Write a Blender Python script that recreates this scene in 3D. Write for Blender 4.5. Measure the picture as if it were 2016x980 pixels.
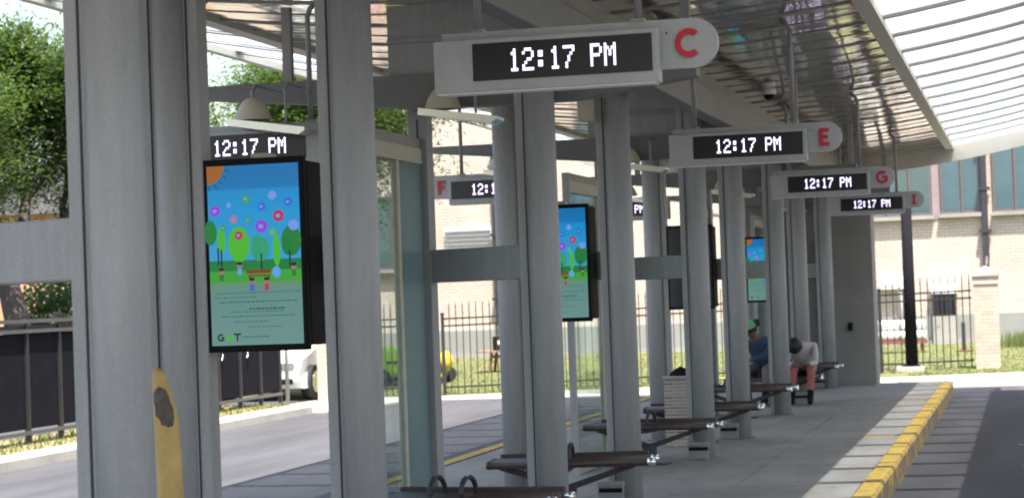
import bpy, bmesh, math, random
from mathutils import Vector, Matrix
R = math.radians
random.seed(7)
for o in list(bpy.data.objects): bpy.data.objects.remove(o)
scene = bpy.context.scene
COL = scene.collection

# ------------------------------------------------------------------ camera
cam_d = bpy.data.cameras.new('camera'); cam = bpy.data.objects.new('camera', cam_d); COL.objects.link(cam)
FPX, VX, VY, ROLL = 4200.0, 2020 - 1008, 545 - 490, 0.0365
cam_d.sensor_width = 36; cam_d.lens = FPX / 2016 * 36; cam_d.clip_start = 0.1; cam_d.clip_end = 3000
wy = Vector((VX, -VY, -FPX)).normalized()
wz = Vector((-ROLL, 1, (-ROLL * VX - VY) / FPX)).normalized()
wx = wy.cross(wz)
M = Matrix((wx, wy, wz)).to_4x4(); M.translation = (0, 0, 1.60)
cam.matrix_world = M
cam_d.dof.use_dof = True; cam_d.dof.focus_distance = 12.0; cam_d.dof.aperture_fstop = 5.6
scene.camera = cam

# ------------------------------------------------------------------ sky, sun, exposure
SUN_TRAVEL = Vector((-0.185, 0.35, -1.0)).normalized()
to_sun = -SUN_TRAVEL
elev = math.asin(to_sun.z); az = math.atan2(to_sun.x, to_sun.y)
world = bpy.data.worlds.new('World'); scene.world = world; world.use_nodes = True
wn = world.node_tree.nodes; wl = world.node_tree.links
bg = wn['Background']; sky = wn.new('ShaderNodeTexSky'); sky.sky_type = 'NISHITA'; sky.sun_disc = False
sky.sun_elevation = elev; sky.sun_rotation = az; sky.air_density = 1.3; sky.dust_density = 2.5; sky.ozone_density = 1.0
wl.new(sky.outputs[0], bg.inputs[0]); bg.inputs[1].default_value = 0.13
sd = bpy.data.lights.new('sun', 'SUN'); sd.energy = 5.0; sd.angle = R(0.53); sd.color = (1.0, 0.95, 0.87)
sun = bpy.data.objects.new('sun', sd); COL.objects.link(sun)
sun.rotation_euler = SUN_TRAVEL.to_track_quat('-Z', 'Y').to_euler(); sun.location = (3, -8, 20)
vs = scene.view_settings; vs.view_transform = 'Standard'; vs.look = 'None'; vs.gamma = 1; vs.exposure = 1.55
vs.use_curve_mapping = False
scene.render.engine = 'CYCLES'
scene.cycles.max_bounces = 8; scene.cycles.diffuse_bounces = 4; scene.cycles.transparent_max_bounces = 16
scene.cycles.filter_width = 1.9

# ------------------------------------------------------------------ materials
MATS = {}
def new_mat(name):
    m = bpy.data.materials.new(name); m.use_nodes = True
    return m, m.node_tree.nodes, m.node_tree.links, m.node_tree.nodes['Principled BSDF']
def mat(name, col, rough=0.6, metal=0.0, var=0.12, scale=6.0, bump=0.0, bscale=60.0, col2=None, spec=0.5, thresh=None):
    """painted / mineral surface: base colour with two scales of noise, optional patches of col2 and fine bump"""
    if name in MATS: return MATS[name]
    m, n, l, b = new_mat(name)
    tc = n.new('ShaderNodeTexCoord')
    nz = n.new('ShaderNodeTexNoise'); nz.inputs['Scale'].default_value = scale; nz.inputs['Detail'].default_value = 6; nz.inputs['Roughness'].default_value = 0.65
    l.new(tc.outputs['Object'], nz.inputs['Vector'])
    cr = n.new('ShaderNodeValToRGB')
    c2 = col2 or tuple(c * (1 - var) for c in col); c1 = tuple(min(1, c * (1 + var)) for c in col) if col2 is None else col
    lo, hi = thresh or (0.3, 0.7)
    cr.color_ramp.elements[0].position = lo; cr.color_ramp.elements[0].color = (*c2, 1)
    cr.color_ramp.elements[1].position = hi; cr.color_ramp.elements[1].color = (*c1, 1)
    l.new(nz.outputs['Fac'], cr.inputs['Fac']); l.new(cr.outputs[0], b.inputs['Base Color'])
    b.inputs['Roughness'].default_value = rough; b.inputs['Metallic'].default_value = metal
    b.inputs['Specular IOR Level'].default_value = spec
    if bump:
        n2 = n.new('ShaderNodeTexNoise'); n2.inputs['Scale'].default_value = bscale; n2.inputs['Detail'].default_value = 4
        l.new(tc.outputs['Object'], n2.inputs['Vector'])
        bp = n.new('ShaderNodeBump'); bp.inputs['Strength'].default_value = bump; bp.inputs['Distance'].default_value = 0.01
        l.new(n2.outputs['Fac'], bp.inputs['Height']); l.new(bp.outputs[0], b.inputs['Normal'])
    MATS[name] = m; return m
def emit(name, col, s):
    if name in MATS: return MATS[name]
    m, n, l, b = new_mat(name)
    b.inputs['Base Color'].default_value = (*[c * .05 for c in col], 1); b.inputs['Roughness'].default_value = .3; b.inputs['Specular IOR Level'].default_value = .2
    b.inputs['Emission Color'].default_value = (*col, 1); b.inputs['Emission Strength'].default_value = s
    MATS[name] = m; return m

def worn_mat(name, col, dirt, rough=.5, streak=(7, 7, .8), amt=.45, spots=0.0, bump=.25, bscale=120, big=2.0):
    """base colour broken by stretched streaks, fine speckle and (optionally) round dark spots"""
    m, n, l, b = new_mat(name)
    tc = n.new('ShaderNodeTexCoord'); geo = n.new('ShaderNodeNewGeometry')
    mp = n.new('ShaderNodeMapping'); mp.inputs['Scale'].default_value = streak; l.new(geo.outputs['Position'], mp.inputs['Vector'])
    a = n.new('ShaderNodeTexNoise'); a.inputs['Scale'].default_value = big; a.inputs['Detail'].default_value = 8; a.inputs['Roughness'].default_value = .7; l.new(mp.outputs[0], a.inputs['Vector'])
    r1 = n.new('ShaderNodeValToRGB'); r1.color_ramp.elements[0].position = .38; r1.color_ramp.elements[0].color = (1, 1, 1, 1); r1.color_ramp.elements[1].position = .68; r1.color_ramp.elements[1].color = (0, 0, 0, 1)
    l.new(a.outputs['Fac'], r1.inputs[0])
    f = n.new('ShaderNodeTexNoise'); f.inputs['Scale'].default_value = bscale; f.inputs['Detail'].default_value = 3; l.new(tc.outputs['Object'], f.inputs['Vector'])
    mx = n.new('ShaderNodeMixRGB'); mx.inputs[1].default_value = (*col, 1); mx.inputs[2].default_value = (*dirt, 1)
    mu = n.new('ShaderNodeMath'); mu.operation = 'MULTIPLY'; mu.inputs[1].default_value = amt; l.new(r1.outputs[0], mu.inputs[0]); l.new(mu.outputs[0], mx.inputs[0])
    ov = n.new('ShaderNodeMixRGB'); ov.blend_type = 'OVERLAY'; ov.inputs[0].default_value = .18; l.new(mx.outputs[0], ov.inputs[1]); l.new(f.outputs['Fac'], ov.inputs[2])
    last = ov.outputs[0]
    if spots:
        v = n.new('ShaderNodeTexVoronoi'); v.inputs['Scale'].default_value = spots; l.new(geo.outputs['Position'], v.inputs['Vector'])
        cr = n.new('ShaderNodeValToRGB'); cr.color_ramp.elements[0].position = .05; cr.color_ramp.elements[0].color = (.45, .45, .45, 1); cr.color_ramp.elements[1].position = .13; cr.color_ramp.elements[1].color = (1, 1, 1, 1)
        l.new(v.outputs['Distance'], cr.inputs[0]); m3 = n.new('ShaderNodeMixRGB'); m3.blend_type = 'MULTIPLY'; m3.inputs[0].default_value = .8
        l.new(last, m3.inputs[1]); l.new(cr.outputs[0], m3.inputs[2]); last = m3.outputs[0]
    l.new(last, b.inputs['Base Color']); b.inputs['Roughness'].default_value = rough
    bp = n.new('ShaderNodeBump'); bp.inputs['Strength'].default_value = bump; bp.inputs['Distance'].default_value = .01
    l.new(f.outputs['Fac'], bp.inputs['Height']); l.new(bp.outputs[0], b.inputs['Normal'])
    return m
m_col = worn_mat('column_paint', (.375, .378, .395), (.25, .247, .25))
m_chan = worn_mat('channel_paint', (.35, .352, .366), (.23, .227, .228))
m_arm = mat('arm_paint', (.17, .17, .178), .55, 0, .1, 3.0, .1, 60)
m_seam = mat('dark_seam', (.03, .03, .035), .7)
m_sign = worn_mat('sign_paint', (.42, .43, .445), (.31, .305, .30), .45, (3, 3, 1.2), .5, 0, .08, 150, 1.5)
m_led = mat('led_face', (.012, .012, .016), .35, 0, .2, 30)
m_red = mat('red_letter', (.55, .008, .035), .4, 0, .1, 20)
m_black = mat('black_plastic', (.009, .009, .010), .75, 0, .2, 10, spec=.15)
m_darkmetal = mat('dark_metal', (.045, .04, .05), .5, .3, .2, 8, .1, 80)
m_brown = mat('bench_brown', (.055, .032, .029), .42, .0, .25, 12, .1, 80)
m_chrome = mat('chrome_cap', (.85, .85, .86), .2, 1.0, .05, 8)
m_cream = mat('cream_plastic', (.50, .45, .37), .5, 0, .08, 12)
m_rod = mat('rod_paint', (.28, .27, .28), .45, .2, .12, 8)
m_rib = mat('rib_paint', (.34, .32, .30), .5, .1, .1, 5)
m_fascia = mat('fascia_paint', (.62, .58, .50), .5, 0, .08, 2)
m_conc = worn_mat('concrete', (.35, .333, .31), (.20, .18, .16), .85, (1, .45, 1), .75, 2.6, .3, 60, 1.1)
m_conc_l = worn_mat('pale_concrete', (.45, .43, .39), (.28, .26, .23), .85, (1, 1, 1), .6, 0, .25, 40, 1.5)
m_grass = mat('lawn_soil', (.085, .115, .025), .9, 0, .2, 1.5, .3, 30, col2=(.15, .135, .055))
m_verge = mat('verge_soil', (.12, .12, .045), .9, 0, .2, 2.2, .3, 30, col2=(.27, .20, .10), thresh=(.5, .72))
m_blade = mat('grass_blade', (.10, .13, .03), .8, 0, .3, 2)
m_leaf = None
m_bark = mat('bark', (.055, .042, .035), .85, 0, .3, 9, .6, 30)
m_white = mat('white_paint', (.8, .79, .77), .5, 0, .05, 4)
m_rust = mat('rust_steel', (.20, .08, .055), .7, .1, .3, 10, .2, 50)
m_yellow = mat('yellow_machine', (.50, .36, .03), .45, 0, .1, 8)
m_lime = mat('lime_paint', (.36, .66, .04), .4, 0, .1, 6)
m_tan = mat('tan_timber', (.55, .36, .12), .65, 0, .18, 9, .2, 40)
m_knot = mat('grey_bark_patch', (.12, .10, .085), .9, 0, .35, 30, .5, 60)
m_rubber = mat('rubber', (.02, .02, .02), .8)
m_room = mat('room_block', (.25, .24, .23), .8, 0, .08, 2, .15, 50)
m_privacy = mat('privacy_panel', (.009, .009, .013), .9, 0, .25, 6, .1, 80, spec=.1)
m_fence = mat('fence_iron', (.035, .033, .035), .5, .4, .2, 10)
m_rail_l = mat('fence_rail', (.11, .11, .12), .45, .4, .15, 10)

# yellow kerb paint, worn through to grey-brown concrete
def kerb_mat():
    m, n, l, b = new_mat('kerb_paint')
    tc = n.new('ShaderNodeTexCoord'); oi = n.new('ShaderNodeObjectInfo')
    ad = n.new('ShaderNodeVectorMath'); ad.operation = 'ADD'
    l.new(tc.outputs['Object'], ad.inputs[0])
    cx = n.new('ShaderNodeCombineXYZ'); mu = n.new('ShaderNodeMath'); mu.operation = 'MULTIPLY'; mu.inputs[1].default_value = 37
    l.new(oi.outputs['Random'], mu.inputs[0]); l.new(mu.outputs[0], cx.inputs[0]); l.new(cx.outputs[0], ad.inputs[1])
    nz = n.new('ShaderNodeTexNoise'); nz.inputs['Scale'].default_value = 6; nz.inputs['Detail'].default_value = 9; nz.inputs['Roughness'].default_value = .72
    l.new(ad.outputs[0], nz.inputs['Vector'])
    geo = n.new('ShaderNodeNewGeometry'); sp = n.new('ShaderNodeSeparateXYZ'); l.new(geo.outputs['Normal'], sp.inputs[0])
    wear = n.new('ShaderNodeMath'); wear.operation = 'MULTIPLY_ADD'; wear.inputs[1].default_value = .15; wear.inputs[2].default_value = -.015
    l.new(sp.outputs['Z'], wear.inputs[0])
    su = n.new('ShaderNodeMath'); su.operation = 'ADD'; l.new(nz.outputs['Fac'], su.inputs[0]); l.new(wear.outputs[0], su.inputs[1])
    cr = n.new('ShaderNodeValToRGB'); e = cr.color_ramp.elements
    e[0].position = .46; e[0].color = (.15, .11, .10, 1); e[1].position = .56; e[1].color = (.46, .29, .045, 1)
    x = e.new(.70); x.color = (.54, .37, .08, 1)
    l.new(su.outputs[0], cr.inputs[0]); l.new(cr.outputs[0], b.inputs['Base Color']); b.inputs['Roughness'].default_value = .75
    bp = n.new('ShaderNodeBump'); bp.inputs['Strength'].default_value = .3; bp.inputs['Distance'].default_value = .01
    l.new(nz.outputs['Fac'], bp.inputs['Height']); l.new(bp.outputs[0], b.inputs['Normal'])
    return m
m_kerb = kerb_mat()

def asphalt_mat():
    m, n, l, b = new_mat('asphalt')
    tc = n.new('ShaderNodeTexCoord')
    mp = n.new('ShaderNodeMapping'); mp.inputs['Scale'].default_value = (1.6, .25, 1)
    l.new(tc.outputs['Object'], mp.inputs['Vector'])
    a = n.new('ShaderNodeTexNoise'); a.inputs['Scale'].default_value = 1.2; a.inputs['Detail'].default_value = 8; l.new(mp.outputs[0], a.inputs['Vector'])
    c = n.new('ShaderNodeTexNoise'); c.inputs['Scale'].default_value = 90; c.inputs['Detail'].default_value = 3; l.new(tc.outputs['Object'], c.inputs['Vector'])
    cr = n.new('ShaderNodeValToRGB'); cr.color_ramp.elements[0].position = .32; cr.color_ramp.elements[0].color = (.050, .049, .055, 1)
    cr.color_ramp.elements[1].position = .7; cr.color_ramp.elements[1].color = (.082, .080, .088, 1); l.new(a.outputs['Fac'], cr.inputs[0])
    mx = n.new('ShaderNodeMixRGB'); mx.blend_type = 'OVERLAY'; mx.inputs[0].default_value = .35
    l.new(cr.outputs[0], mx.inputs[1]); l.new(c.outputs['Fac'], mx.inputs[2]); l.new(mx.outputs[0], b.inputs['Base Color'])
    b.inputs['Roughness'].default_value = .8
    bp = n.new('ShaderNodeBump'); bp.inputs['Strength'].default_value = .35; bp.inputs['Distance'].default_value = .01
    l.new(c.outputs['Fac'], bp.inputs['Height']); l.new(bp.outputs[0], b.inputs['Normal'])
    return m
m_asph = asphalt_mat()

def brick_mat(name, c1, c2, mortar, w=.21, h=.075, axis='XZ'):
    m, n, l, b = new_mat(name)
    tc = n.new('ShaderNodeTexCoord'); sp = n.new('ShaderNodeSeparateXYZ'); cb = n.new('ShaderNodeCombineXYZ')
    l.new(tc.outputs['Object'], sp.inputs[0])
    ad = n.new('ShaderNodeMath'); ad.operation = 'ADD'; l.new(sp.outputs['X'], ad.inputs[0]); l.new(sp.outputs['Y'], ad.inputs[1])
    l.new(ad.outputs[0], cb.inputs[0]); l.new(sp.outputs['Z'], cb.inputs[1])
    bt = n.new('ShaderNodeTexBrick'); bt.inputs['Scale'].default_value = 1; bt.inputs['Brick Width'].default_value = w; bt.inputs['Row Height'].default_value = h
    bt.inputs['Mortar Size'].default_value = .008; bt.inputs['Mortar Smooth'].default_value = .3
    bt.inputs['Color1'].default_value = (*c1, 1); bt.inputs['Color2'].default_value = (*c2, 1); bt.inputs['Mortar'].default_value = (*mortar, 1)
    l.new(cb.outputs[0], bt.inputs['Vector'])
    nz = n.new('ShaderNodeTexNoise'); nz.inputs['Scale'].default_value = .7; nz.inputs['Detail'].default_value = 5; l.new(tc.outputs['Object'], nz.inputs['Vector'])
    mx = n.new('ShaderNodeMixRGB'); mx.blend_type = 'SOFT_LIGHT'; mx.inputs[0].default_value = .5
    l.new(bt.outputs['Color'], mx.inputs[1]); l.new(nz.outputs['Fac'], mx.inputs[2]); l.new(mx.outputs[0], b.inputs['Base Color'])
    b.inputs['Roughness'].default_value = .85
    bp = n.new('ShaderNodeBump'); bp.invert = True; bp.inputs['Strength'].default_value = .6; bp.inputs['Distance'].default_value = .01
    l.new(bt.outputs['Fac'], bp.inputs['Height']); l.new(bp.outputs[0], b.inputs['Normal'])
    return m
m_brick = brick_mat('cream_brick', (.54, .445, .385), (.48, .39, .335), (.35, .285, .24))
m_brick_o = brick_mat('orange_brick', (.52, .27, .15), (.46, .22, .12), (.45, .35, .28))
m_pier = brick_mat('pier_brick', (.52, .42, .35), (.43, .33, .27), (.40, .34, .29), .2, .07)
m_bin = brick_mat('bin_pebble', (.42, .35, .30), (.24, .17, .14), (.50, .46, .42), .30, .035)

# glossy rippled metal roof lining
def roof_mat():
    m, n, l, b = new_mat('roof_lining')
    tc = n.new('ShaderNodeTexCoord')
    mp = n.new('ShaderNodeMapping'); mp.inputs['Scale'].default_value = (.55, 1.0, 1)
    l.new(tc.outputs['Object'], mp.inputs['Vector'])
    oi = n.new('ShaderNodeObjectInfo'); av = n.new('ShaderNodeVectorMath'); av.operation = 'ADD'
    l.new(mp.outputs[0], av.inputs[0]); l.new(oi.outputs['Location'], av.inputs[1])
    a = n.new('ShaderNodeTexNoise'); a.inputs['Scale'].default_value = 2.6; a.inputs['Detail'].default_value = 3; a.inputs['Distortion'].default_value = .6
    l.new(av.outputs[0], a.inputs['Vector'])
    b.inputs['Base Color'].default_value = (.68, .64, .59, 1); b.inputs['Metallic'].default_value = .95; b.inputs['Roughness'].default_value = .07
    bp = n.new('ShaderNodeBump'); bp.inputs['Strength'].default_value = .14; bp.inputs['Distance'].default_value = .05
    l.new(a.outputs['Fac'], bp.inputs['Height']); l.new(bp.outputs[0], b.inputs['Normal'])
    return m
m_roof = roof_mat()
def transl_mat():
    m, n, l, b = new_mat('translucent_sheet')
    out = n['Material Output']; n.remove(b)
    t = n.new('ShaderNodeBsdfTranslucent'); t.inputs[0].default_value = (.66, .70, .72, 1)
    tr = n.new('ShaderNodeBsdfTransparent'); tr.inputs[0].default_value = (.86, .88, .90, 1)
    d = n.new('ShaderNodeBsdfDiffuse'); d.inputs[0].default_value = (.8, .8, .8, 1)
    m1 = n.new('ShaderNodeMixShader'); m1.inputs[0].default_value = .68; l.new(t.outputs[0], m1.inputs[1]); l.new(tr.outputs[0], m1.inputs[2])
    m2 = n.new('ShaderNodeMixShader'); m2.inputs[0].default_value = .12; l.new(m1.outputs[0], m2.inputs[1]); l.new(d.outputs[0], m2.inputs[2])
    l.new(m2.outputs[0], out.inputs[0]); return m
m_transl = transl_mat()
def glass_mat(name, tint, refl=1.0):
    m, n, l, b = new_mat(name); out = n['Material Output']; n.remove(b)
    tr = n.new('ShaderNodeBsdfTransparent'); tr.inputs[0].default_value = (*tint, 1)
    g = n.new('ShaderNodeBsdfGlossy'); g.inputs['Roughness'].default_value = .02; g.inputs[0].default_value = (.9, .95, .95, 1)
    fr = n.new('ShaderNodeFresnel'); fr.inputs[0].default_value = 1.45
    mu = n.new('ShaderNodeMath'); mu.operation = 'MULTIPLY'; mu.inputs[1].default_value = refl; l.new(fr.outputs[0], mu.inputs[0])
    mx = n.new('ShaderNodeMixShader'); l.new(mu.outputs[0], mx.inputs[0]); l.new(tr.outputs[0], mx.inputs[1]); l.new(g.outputs[0], mx.inputs[2])
    l.new(mx.outputs[0], out.inputs[0]); return m
m_glass = glass_mat('clear_glass', (.90, .95, .935), .35)
def frost_mat():
    m, n, l, b = new_mat('frosted_glass'); out = n['Material Output']
    b.inputs['Base Color'].default_value = (.20, .25, .25, 1); b.inputs['Roughness'].default_value = .35
    t = n.new('ShaderNodeBsdfTranslucent'); t.inputs[0].default_value = (.42, .52, .52, 1)
    mx = n.new('ShaderNodeMixShader'); mx.inputs[0].default_value = .6; l.new(b.outputs[0], mx.inputs[1]); l.new(t.outputs[0], mx.inputs[2]); l.new(mx.outputs[0], out.inputs[0]); return m
m_frost = frost_mat()
m_wpane = mat('window_pane', (.05, .09, .10), .06, 0, .1, 2, spec=1.0)
m_pane_teal = mat('sky_tinted_pane', (.05, .10, .125), .12, 0, .15, 1.2, spec=.9)  # teal base colour paints in the sky reflected by these panes

def leaf_mat():
    m, n, l, b = new_mat('leaves')
    out = n['Material Output']
    at = n.new('ShaderNodeTexCoord'); nz = n.new('ShaderNodeTexNoise'); nz.inputs['Scale'].default_value = 1.3; nz.inputs['Detail'].default_value = 6
    l.new(at.outputs['Object'], nz.inputs['Vector'])
    cr = n.new('ShaderNodeValToRGB'); cr.color_ramp.elements[0].position = .3; cr.color_ramp.elements[0].color = (.015, .040, .010, 1)
    cr.color_ramp.elements[1].position = .72; cr.color_ramp.elements[1].color = (.085, .135, .03, 1); l.new(nz.outputs['Fac'], cr.inputs[0])
    l.new(cr.outputs[0], b.inputs['Base Color']); b.inputs['Roughness'].default_value = .5
    t = n.new('ShaderNodeBsdfTranslucent'); mxc = n.new('ShaderNodeMixRGB'); mxc.blend_type = 'MULTIPLY'; mxc.inputs[0].default_value = 0
    t.inputs[0].default_value = (.13, .21, .035, 1)
    mx = n.new('ShaderNodeMixShader'); mx.inputs[0].default_value = .35
    l.new(b.outputs[0], mx.inputs[1]); l.new(t.outputs[0], mx.inputs[2]); l.new(mx.outputs[0], out.inputs[0])
    return m
m_leaf = leaf_mat()

# ------------------------------------------------------------------ mesh helpers
class MB:
    def __init__(s): s.v = []; s.f = []; s.sm = []
    def add(s, vs, fs, smooth=False):
        b = len(s.v); s.v += [tuple(v) for v in vs]; s.f += [tuple(b + i for i in f) for f in fs]; s.sm += [smooth] * len(fs); return s
    def box(s, x0, x1, y0, y1, z0, z1, bev=0.0):
        if bev <= 0:
            vs = [(x0,y0,z0),(x1,y0,z0),(x1,y1,z0),(x0,y1,z0),(x0,y0,z1),(x1,y0,z1),(x1,y1,z1),(x0,y1,z1)]
            return s.add(vs, [(0,3,2,1),(4,5,6,7),(0,1,5,4),(1,2,6,5),(2,3,7,6),(3,0,4,7)])
        bm = bmesh.new(); bmesh.ops.create_cube(bm, size=1)
        for v in bm.verts: v.co = Vector(((x0+x1)/2 + v.co.x*(x1-x0), (y0+y1)/2 + v.co.y*(y1-y0), (z0+z1)/2 + v.co.z*(z1-z0)))
        bmesh.ops.bevel(bm, geom=list(bm.edges), offset=bev, segments=2, affect='EDGES', profile=.5)
        bm.verts.index_update(); s.add([v.co[:] for v in bm.verts], [[v.index for v in f.verts] for f in bm.faces]); bm.free(); return s
    def tube(s, path, r, n=12, cap=True):
        path = [Vector(p) for p in path]; rs = r if isinstance(r, (list, tuple)) else [r] * len(path)
        b = len(s.v); up = None
        for i, p in enumerate(path):
            d = (path[min(i+1, len(path)-1)] - path[max(i-1, 0)]).normalized()
            if up is None:
                up = Vector((0, 0, 1)) if abs(d.z) < .9 else Vector((0, 1, 0))
            a = d.cross(up).normalized(); c = d.cross(a).normalized(); up = -c if False else up
            for k in range(n):
                t = 2 * math.pi * k / n; s.v.append(tuple(p + (a * math.cos(t) + c * math.sin(t)) * rs[i]))
        for i in range(len(path) - 1):
            for k in range(n):
                k2 = (k + 1) % n
                s.f.append((b+i*n+k, b+i*n+k2, b+(i+1)*n+k2, b+(i+1)*n+k)); s.sm.append(True)
        if cap:
            s.f.append(tuple(b + k for k in reversed(range(n)))); s.sm.append(False)
            e = b + (len(path) - 1) * n; s.f.append(tuple(e + k for k in range(n))); s.sm.append(False)
        return s
    def prism(s, poly, axis, a0, a1):
        """extrude polygon [(p,q)] along axis; axis 'x': (p,q)=(y,z), 'y': (x,z), 'z': (x,y)"""
        def P(p, q, a): return {'x': (a, p, q), 'y': (p, a, q), 'z': (p, q, a)}[axis]
        n = len(poly); vs = [P(p, q, a0) for p, q in poly] + [P(p, q, a1) for p, q in poly]
        fs = [tuple(range(n)), tuple(reversed(range(n, 2*n)))] + [(i, (i+1) % n + 0, (i+1) % n + n, i + n) for i in range(n)]
        return s.add(vs, fs)
    def sphere(s, c, r, nu=14, nv=9, v0=0.0, v1=math.pi):
        c = Vector(c); rx, ry, rz = r if isinstance(r, (tuple, list)) else (r, r, r); b = len(s.v)
        for j in range(nv + 1):
            t = v0 + (v1 - v0) * j / nv
            for i in range(nu):
                p = 2 * math.pi * i / nu
                s.v.append((c.x + rx*math.sin(t)*math.cos(p), c.y + ry*math.sin(t)*math.sin(p), c.z + rz*math.cos(t)))
        for j in range(nv):
            for i in range(nu):
                i2 = (i + 1) % nu; s.f.append((b+j*nu+i, b+(j+1)*nu+i, b+(j+1)*nu+i2, b+j*nu+i2)); s.sm.append(True)
        return s
    def mesh(s, name):
        me = bpy.data.meshes.new(name); me.from_pydata(s.v, [], s.f); me.update()
        bm = bmesh.new(); bm.from_mesh(me); bmesh.ops.remove_doubles(bm, verts=bm.verts, dist=1e-6) if len(s.v) < 4000 else None
        bmesh.ops.recalc_face_normals(bm, faces=bm.faces); bm.to_mesh(me); bm.free()
        if len(me.polygons) == len(s.sm): me.polygons.foreach_set('use_smooth', s.sm)
        return me
    def build(s, name, material, parent=None, loc=None):
        me = s.mesh(name); me.materials.append(material)
        return link(name, me, parent, loc)
def link(name, me, parent=None, loc=None):
    o = bpy.data.objects.new(name, me); COL.objects.link(o)
    if parent is not None: o.parent = parent
    if loc is not None: o.location = loc
    return o
def tag(o, label=None, cat=None, group=None, kind=None):
    if label: o['label'] = label
    if cat: o['category'] = cat
    if group: o['group'] = group
    if kind: o['kind'] = kind
    return o
def thing(name, label, cat, loc=(0,0,0), group=None, rz=0):
    o = bpy.data.objects.new(name, None); o.empty_display_size = .1; COL.objects.link(o); o.location = loc; o.rotation_euler = (0, 0, rz)
    return tag(o, label, cat, group)
CHILD = {}
def copy_tree(o, parent=None):
    kids = [c for c in bpy.data.objects if c.parent == o]
    c = o.copy(); COL.objects.link(c); c.parent = parent
    for k in kids: copy_tree(k, c)
    return c
def clone(o, loc, label=None):
    c = copy_tree(o); c.location = loc
    if label: c['label'] = label
    return c
def struct(o): return tag(o, kind='structure')

# ------------------------------------------------------------------ layout constants (metres, platform runs along +Y)
BAY = 6.62
Y_FRONT = 6.75          # single round column of each bay
Y_BACK = 9.43           # column pair that carries a display
XR, XL, XC, XS = -3.0, -3.88, -3.41, -3.485
EDGE_R, EDGE_L = -1.17, -5.62
P_END = 34.3
ROAD_Z = -0.2
def roof_z(x): return 3.54 + 0.031 * (x - XC) ** 2

# ------------------------------------------------------------------ ground, road, platform
struct(MB().box(-400, 400, -120, 900, -.8, -.32).build('terrain', m_grass))
struct(MB().box(-11.45, 40, -60, 37.4, -.5, ROAD_Z).build('road', m_asph))
plat = struct(MB().box(EDGE_L + .16, EDGE_R - .16, -6, P_END - .16, -.3, -.012).build('platform', m_conc))
random.seed(3)
xs = [EDGE_L + .17, -4.5, -3.41, -2.35, EDGE_R - .17]
slabs = []
for i in range(-1, 24):
    y0 = -1.2 + i * 1.56; y1 = min(y0 + 1.56, P_END - .17)
    if y1 - y0 < .3: continue
    for j in range(4):
        o = MB().box(xs[j] + .003, xs[j+1] - .003, y0 + .003, y1 - .003, -.1, random.uniform(-.0015, .0015)).build('paving_slab', m_conc, plat)
def kerb_mesh(L, mat_):
    poly = [(-.08, -.3), (.08, -.3), (.08, -.02), (.06, .012), (-.08, .012)]
    mb = MB().prism(poly, 'y', .002, L - .002); me = mb.mesh('kerb_stone'); me.materials.append(mat_); return me
km = kerb_mesh(.92, m_kerb); kmc = kerb_mesh(.92, m_conc_l)
for i in range(37):
    y = -.2 + i * .92
    if y + .92 > P_END - .3: break
    o = link('kerb_stone', km, plat, (EDGE_R - .08 + random.uniform(-.004, .004), y, random.uniform(-.003, .003)))
    o = link('kerb_stone', km, plat, (EDGE_L + .08, y + .92, random.uniform(-.003, .003))); o.rotation_euler.z = math.pi
# rounded end kerb, plain concrete
MB().box(EDGE_L + .05, EDGE_R - .12, P_END - .15, P_END, -.3, .008, .02).build('end_kerb', m_conc, plat)
MB().prism([(EDGE_R - .16, P_END - .75), (EDGE_R, P_END - .75), (EDGE_R - .005, P_END - .3), (EDGE_R - .05, P_END - .1), (EDGE_R - .12, P_END), (EDGE_R - .16, P_END)], 'z', -.3, .01).build('corner_kerb', m_conc, plat)
m_ytick = mat('platform_paint', (.62, .38, .04), .8, 0, .2, 12, 0, 40, col2=(.40, .32, .2), thresh=(.35, .5))
m_wline = mat('road_paint', (.5, .5, .5), .8, 0, .2, 12, 0, 40, col2=(.25, .25, .26), thresh=(.35, .55))
for k in range(5):
    y = 9.2 + BAY * k
    MB().box(-1.70, -1.40, y, y + .12, .0035, .0055).build('painted_tick', m_ytick, plat)
    MB().box(-5.40, -5.05, y + 2.1, y + 2.3, .0035, .0055).build('painted_tick', m_ytick, plat)
rd = bpy.data.objects['road']
MB().box(-.1, .9, 21.0, 21.06, ROAD_Z + .002, ROAD_Z + .005).build('painted_line', m_wline, rd)
MB().box(-.15, .9, 23.6, 23.66, ROAD_Z + .002, ROAD_Z + .005).build('painted_line', m_wline, rd)

# ------------------------------------------------------------------ canopy
canopy = thing('canopy', 'long gull-wing platform roof with rippled metal lining and translucent outer panels', 'canopy', (XC, 0, 0))
PITCH = BAY / 5; RY0 = 1.45; NP = 25
UO = 3.62; UI = 2.25
def profile_strip(us, y0, y1, dz, th):
    mb = MB(); n = len(us)
    vs = []
    for y in (y0, y1):
        for t in (dz, dz + th):
            vs += [(u, y, 3.54 + .031*u*u + t) for u in us]
    fs = []
    for i in range(n - 1):
        fs += [(i, i+1, 2*n+i+1, 2*n+i), (n+i, 3*n+i, 3*n+i+1, n+i+1), (i, n+i, n+i+1, i+1), (2*n+i, 2*n+i+1, 3*n+i+1, 3*n+i)]
    fs += [(0, 2*n, 3*n, n), (n-1, 2*n-1, 4*n-1, 3*n-1)]
    mb.add(vs, fs); mb.sm = [False]*len(fs); return mb
ui = [-UI + 2*UI*i/14 for i in range(15)]
uR = [UI + .06 + (UO - UI - .06)*i/5 for i in range(6)]; uL = [-u for u in reversed(uR)]
uAll = [-UO + 2*UO*i/20 for i in range(21)]
def shared(mb, name, m): me = mb.mesh(name); me.materials.append(m); return me
me_p = shared(profile_strip(ui, .004, PITCH - .004, 0, .02), 'roof_panel', m_roof)
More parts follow.
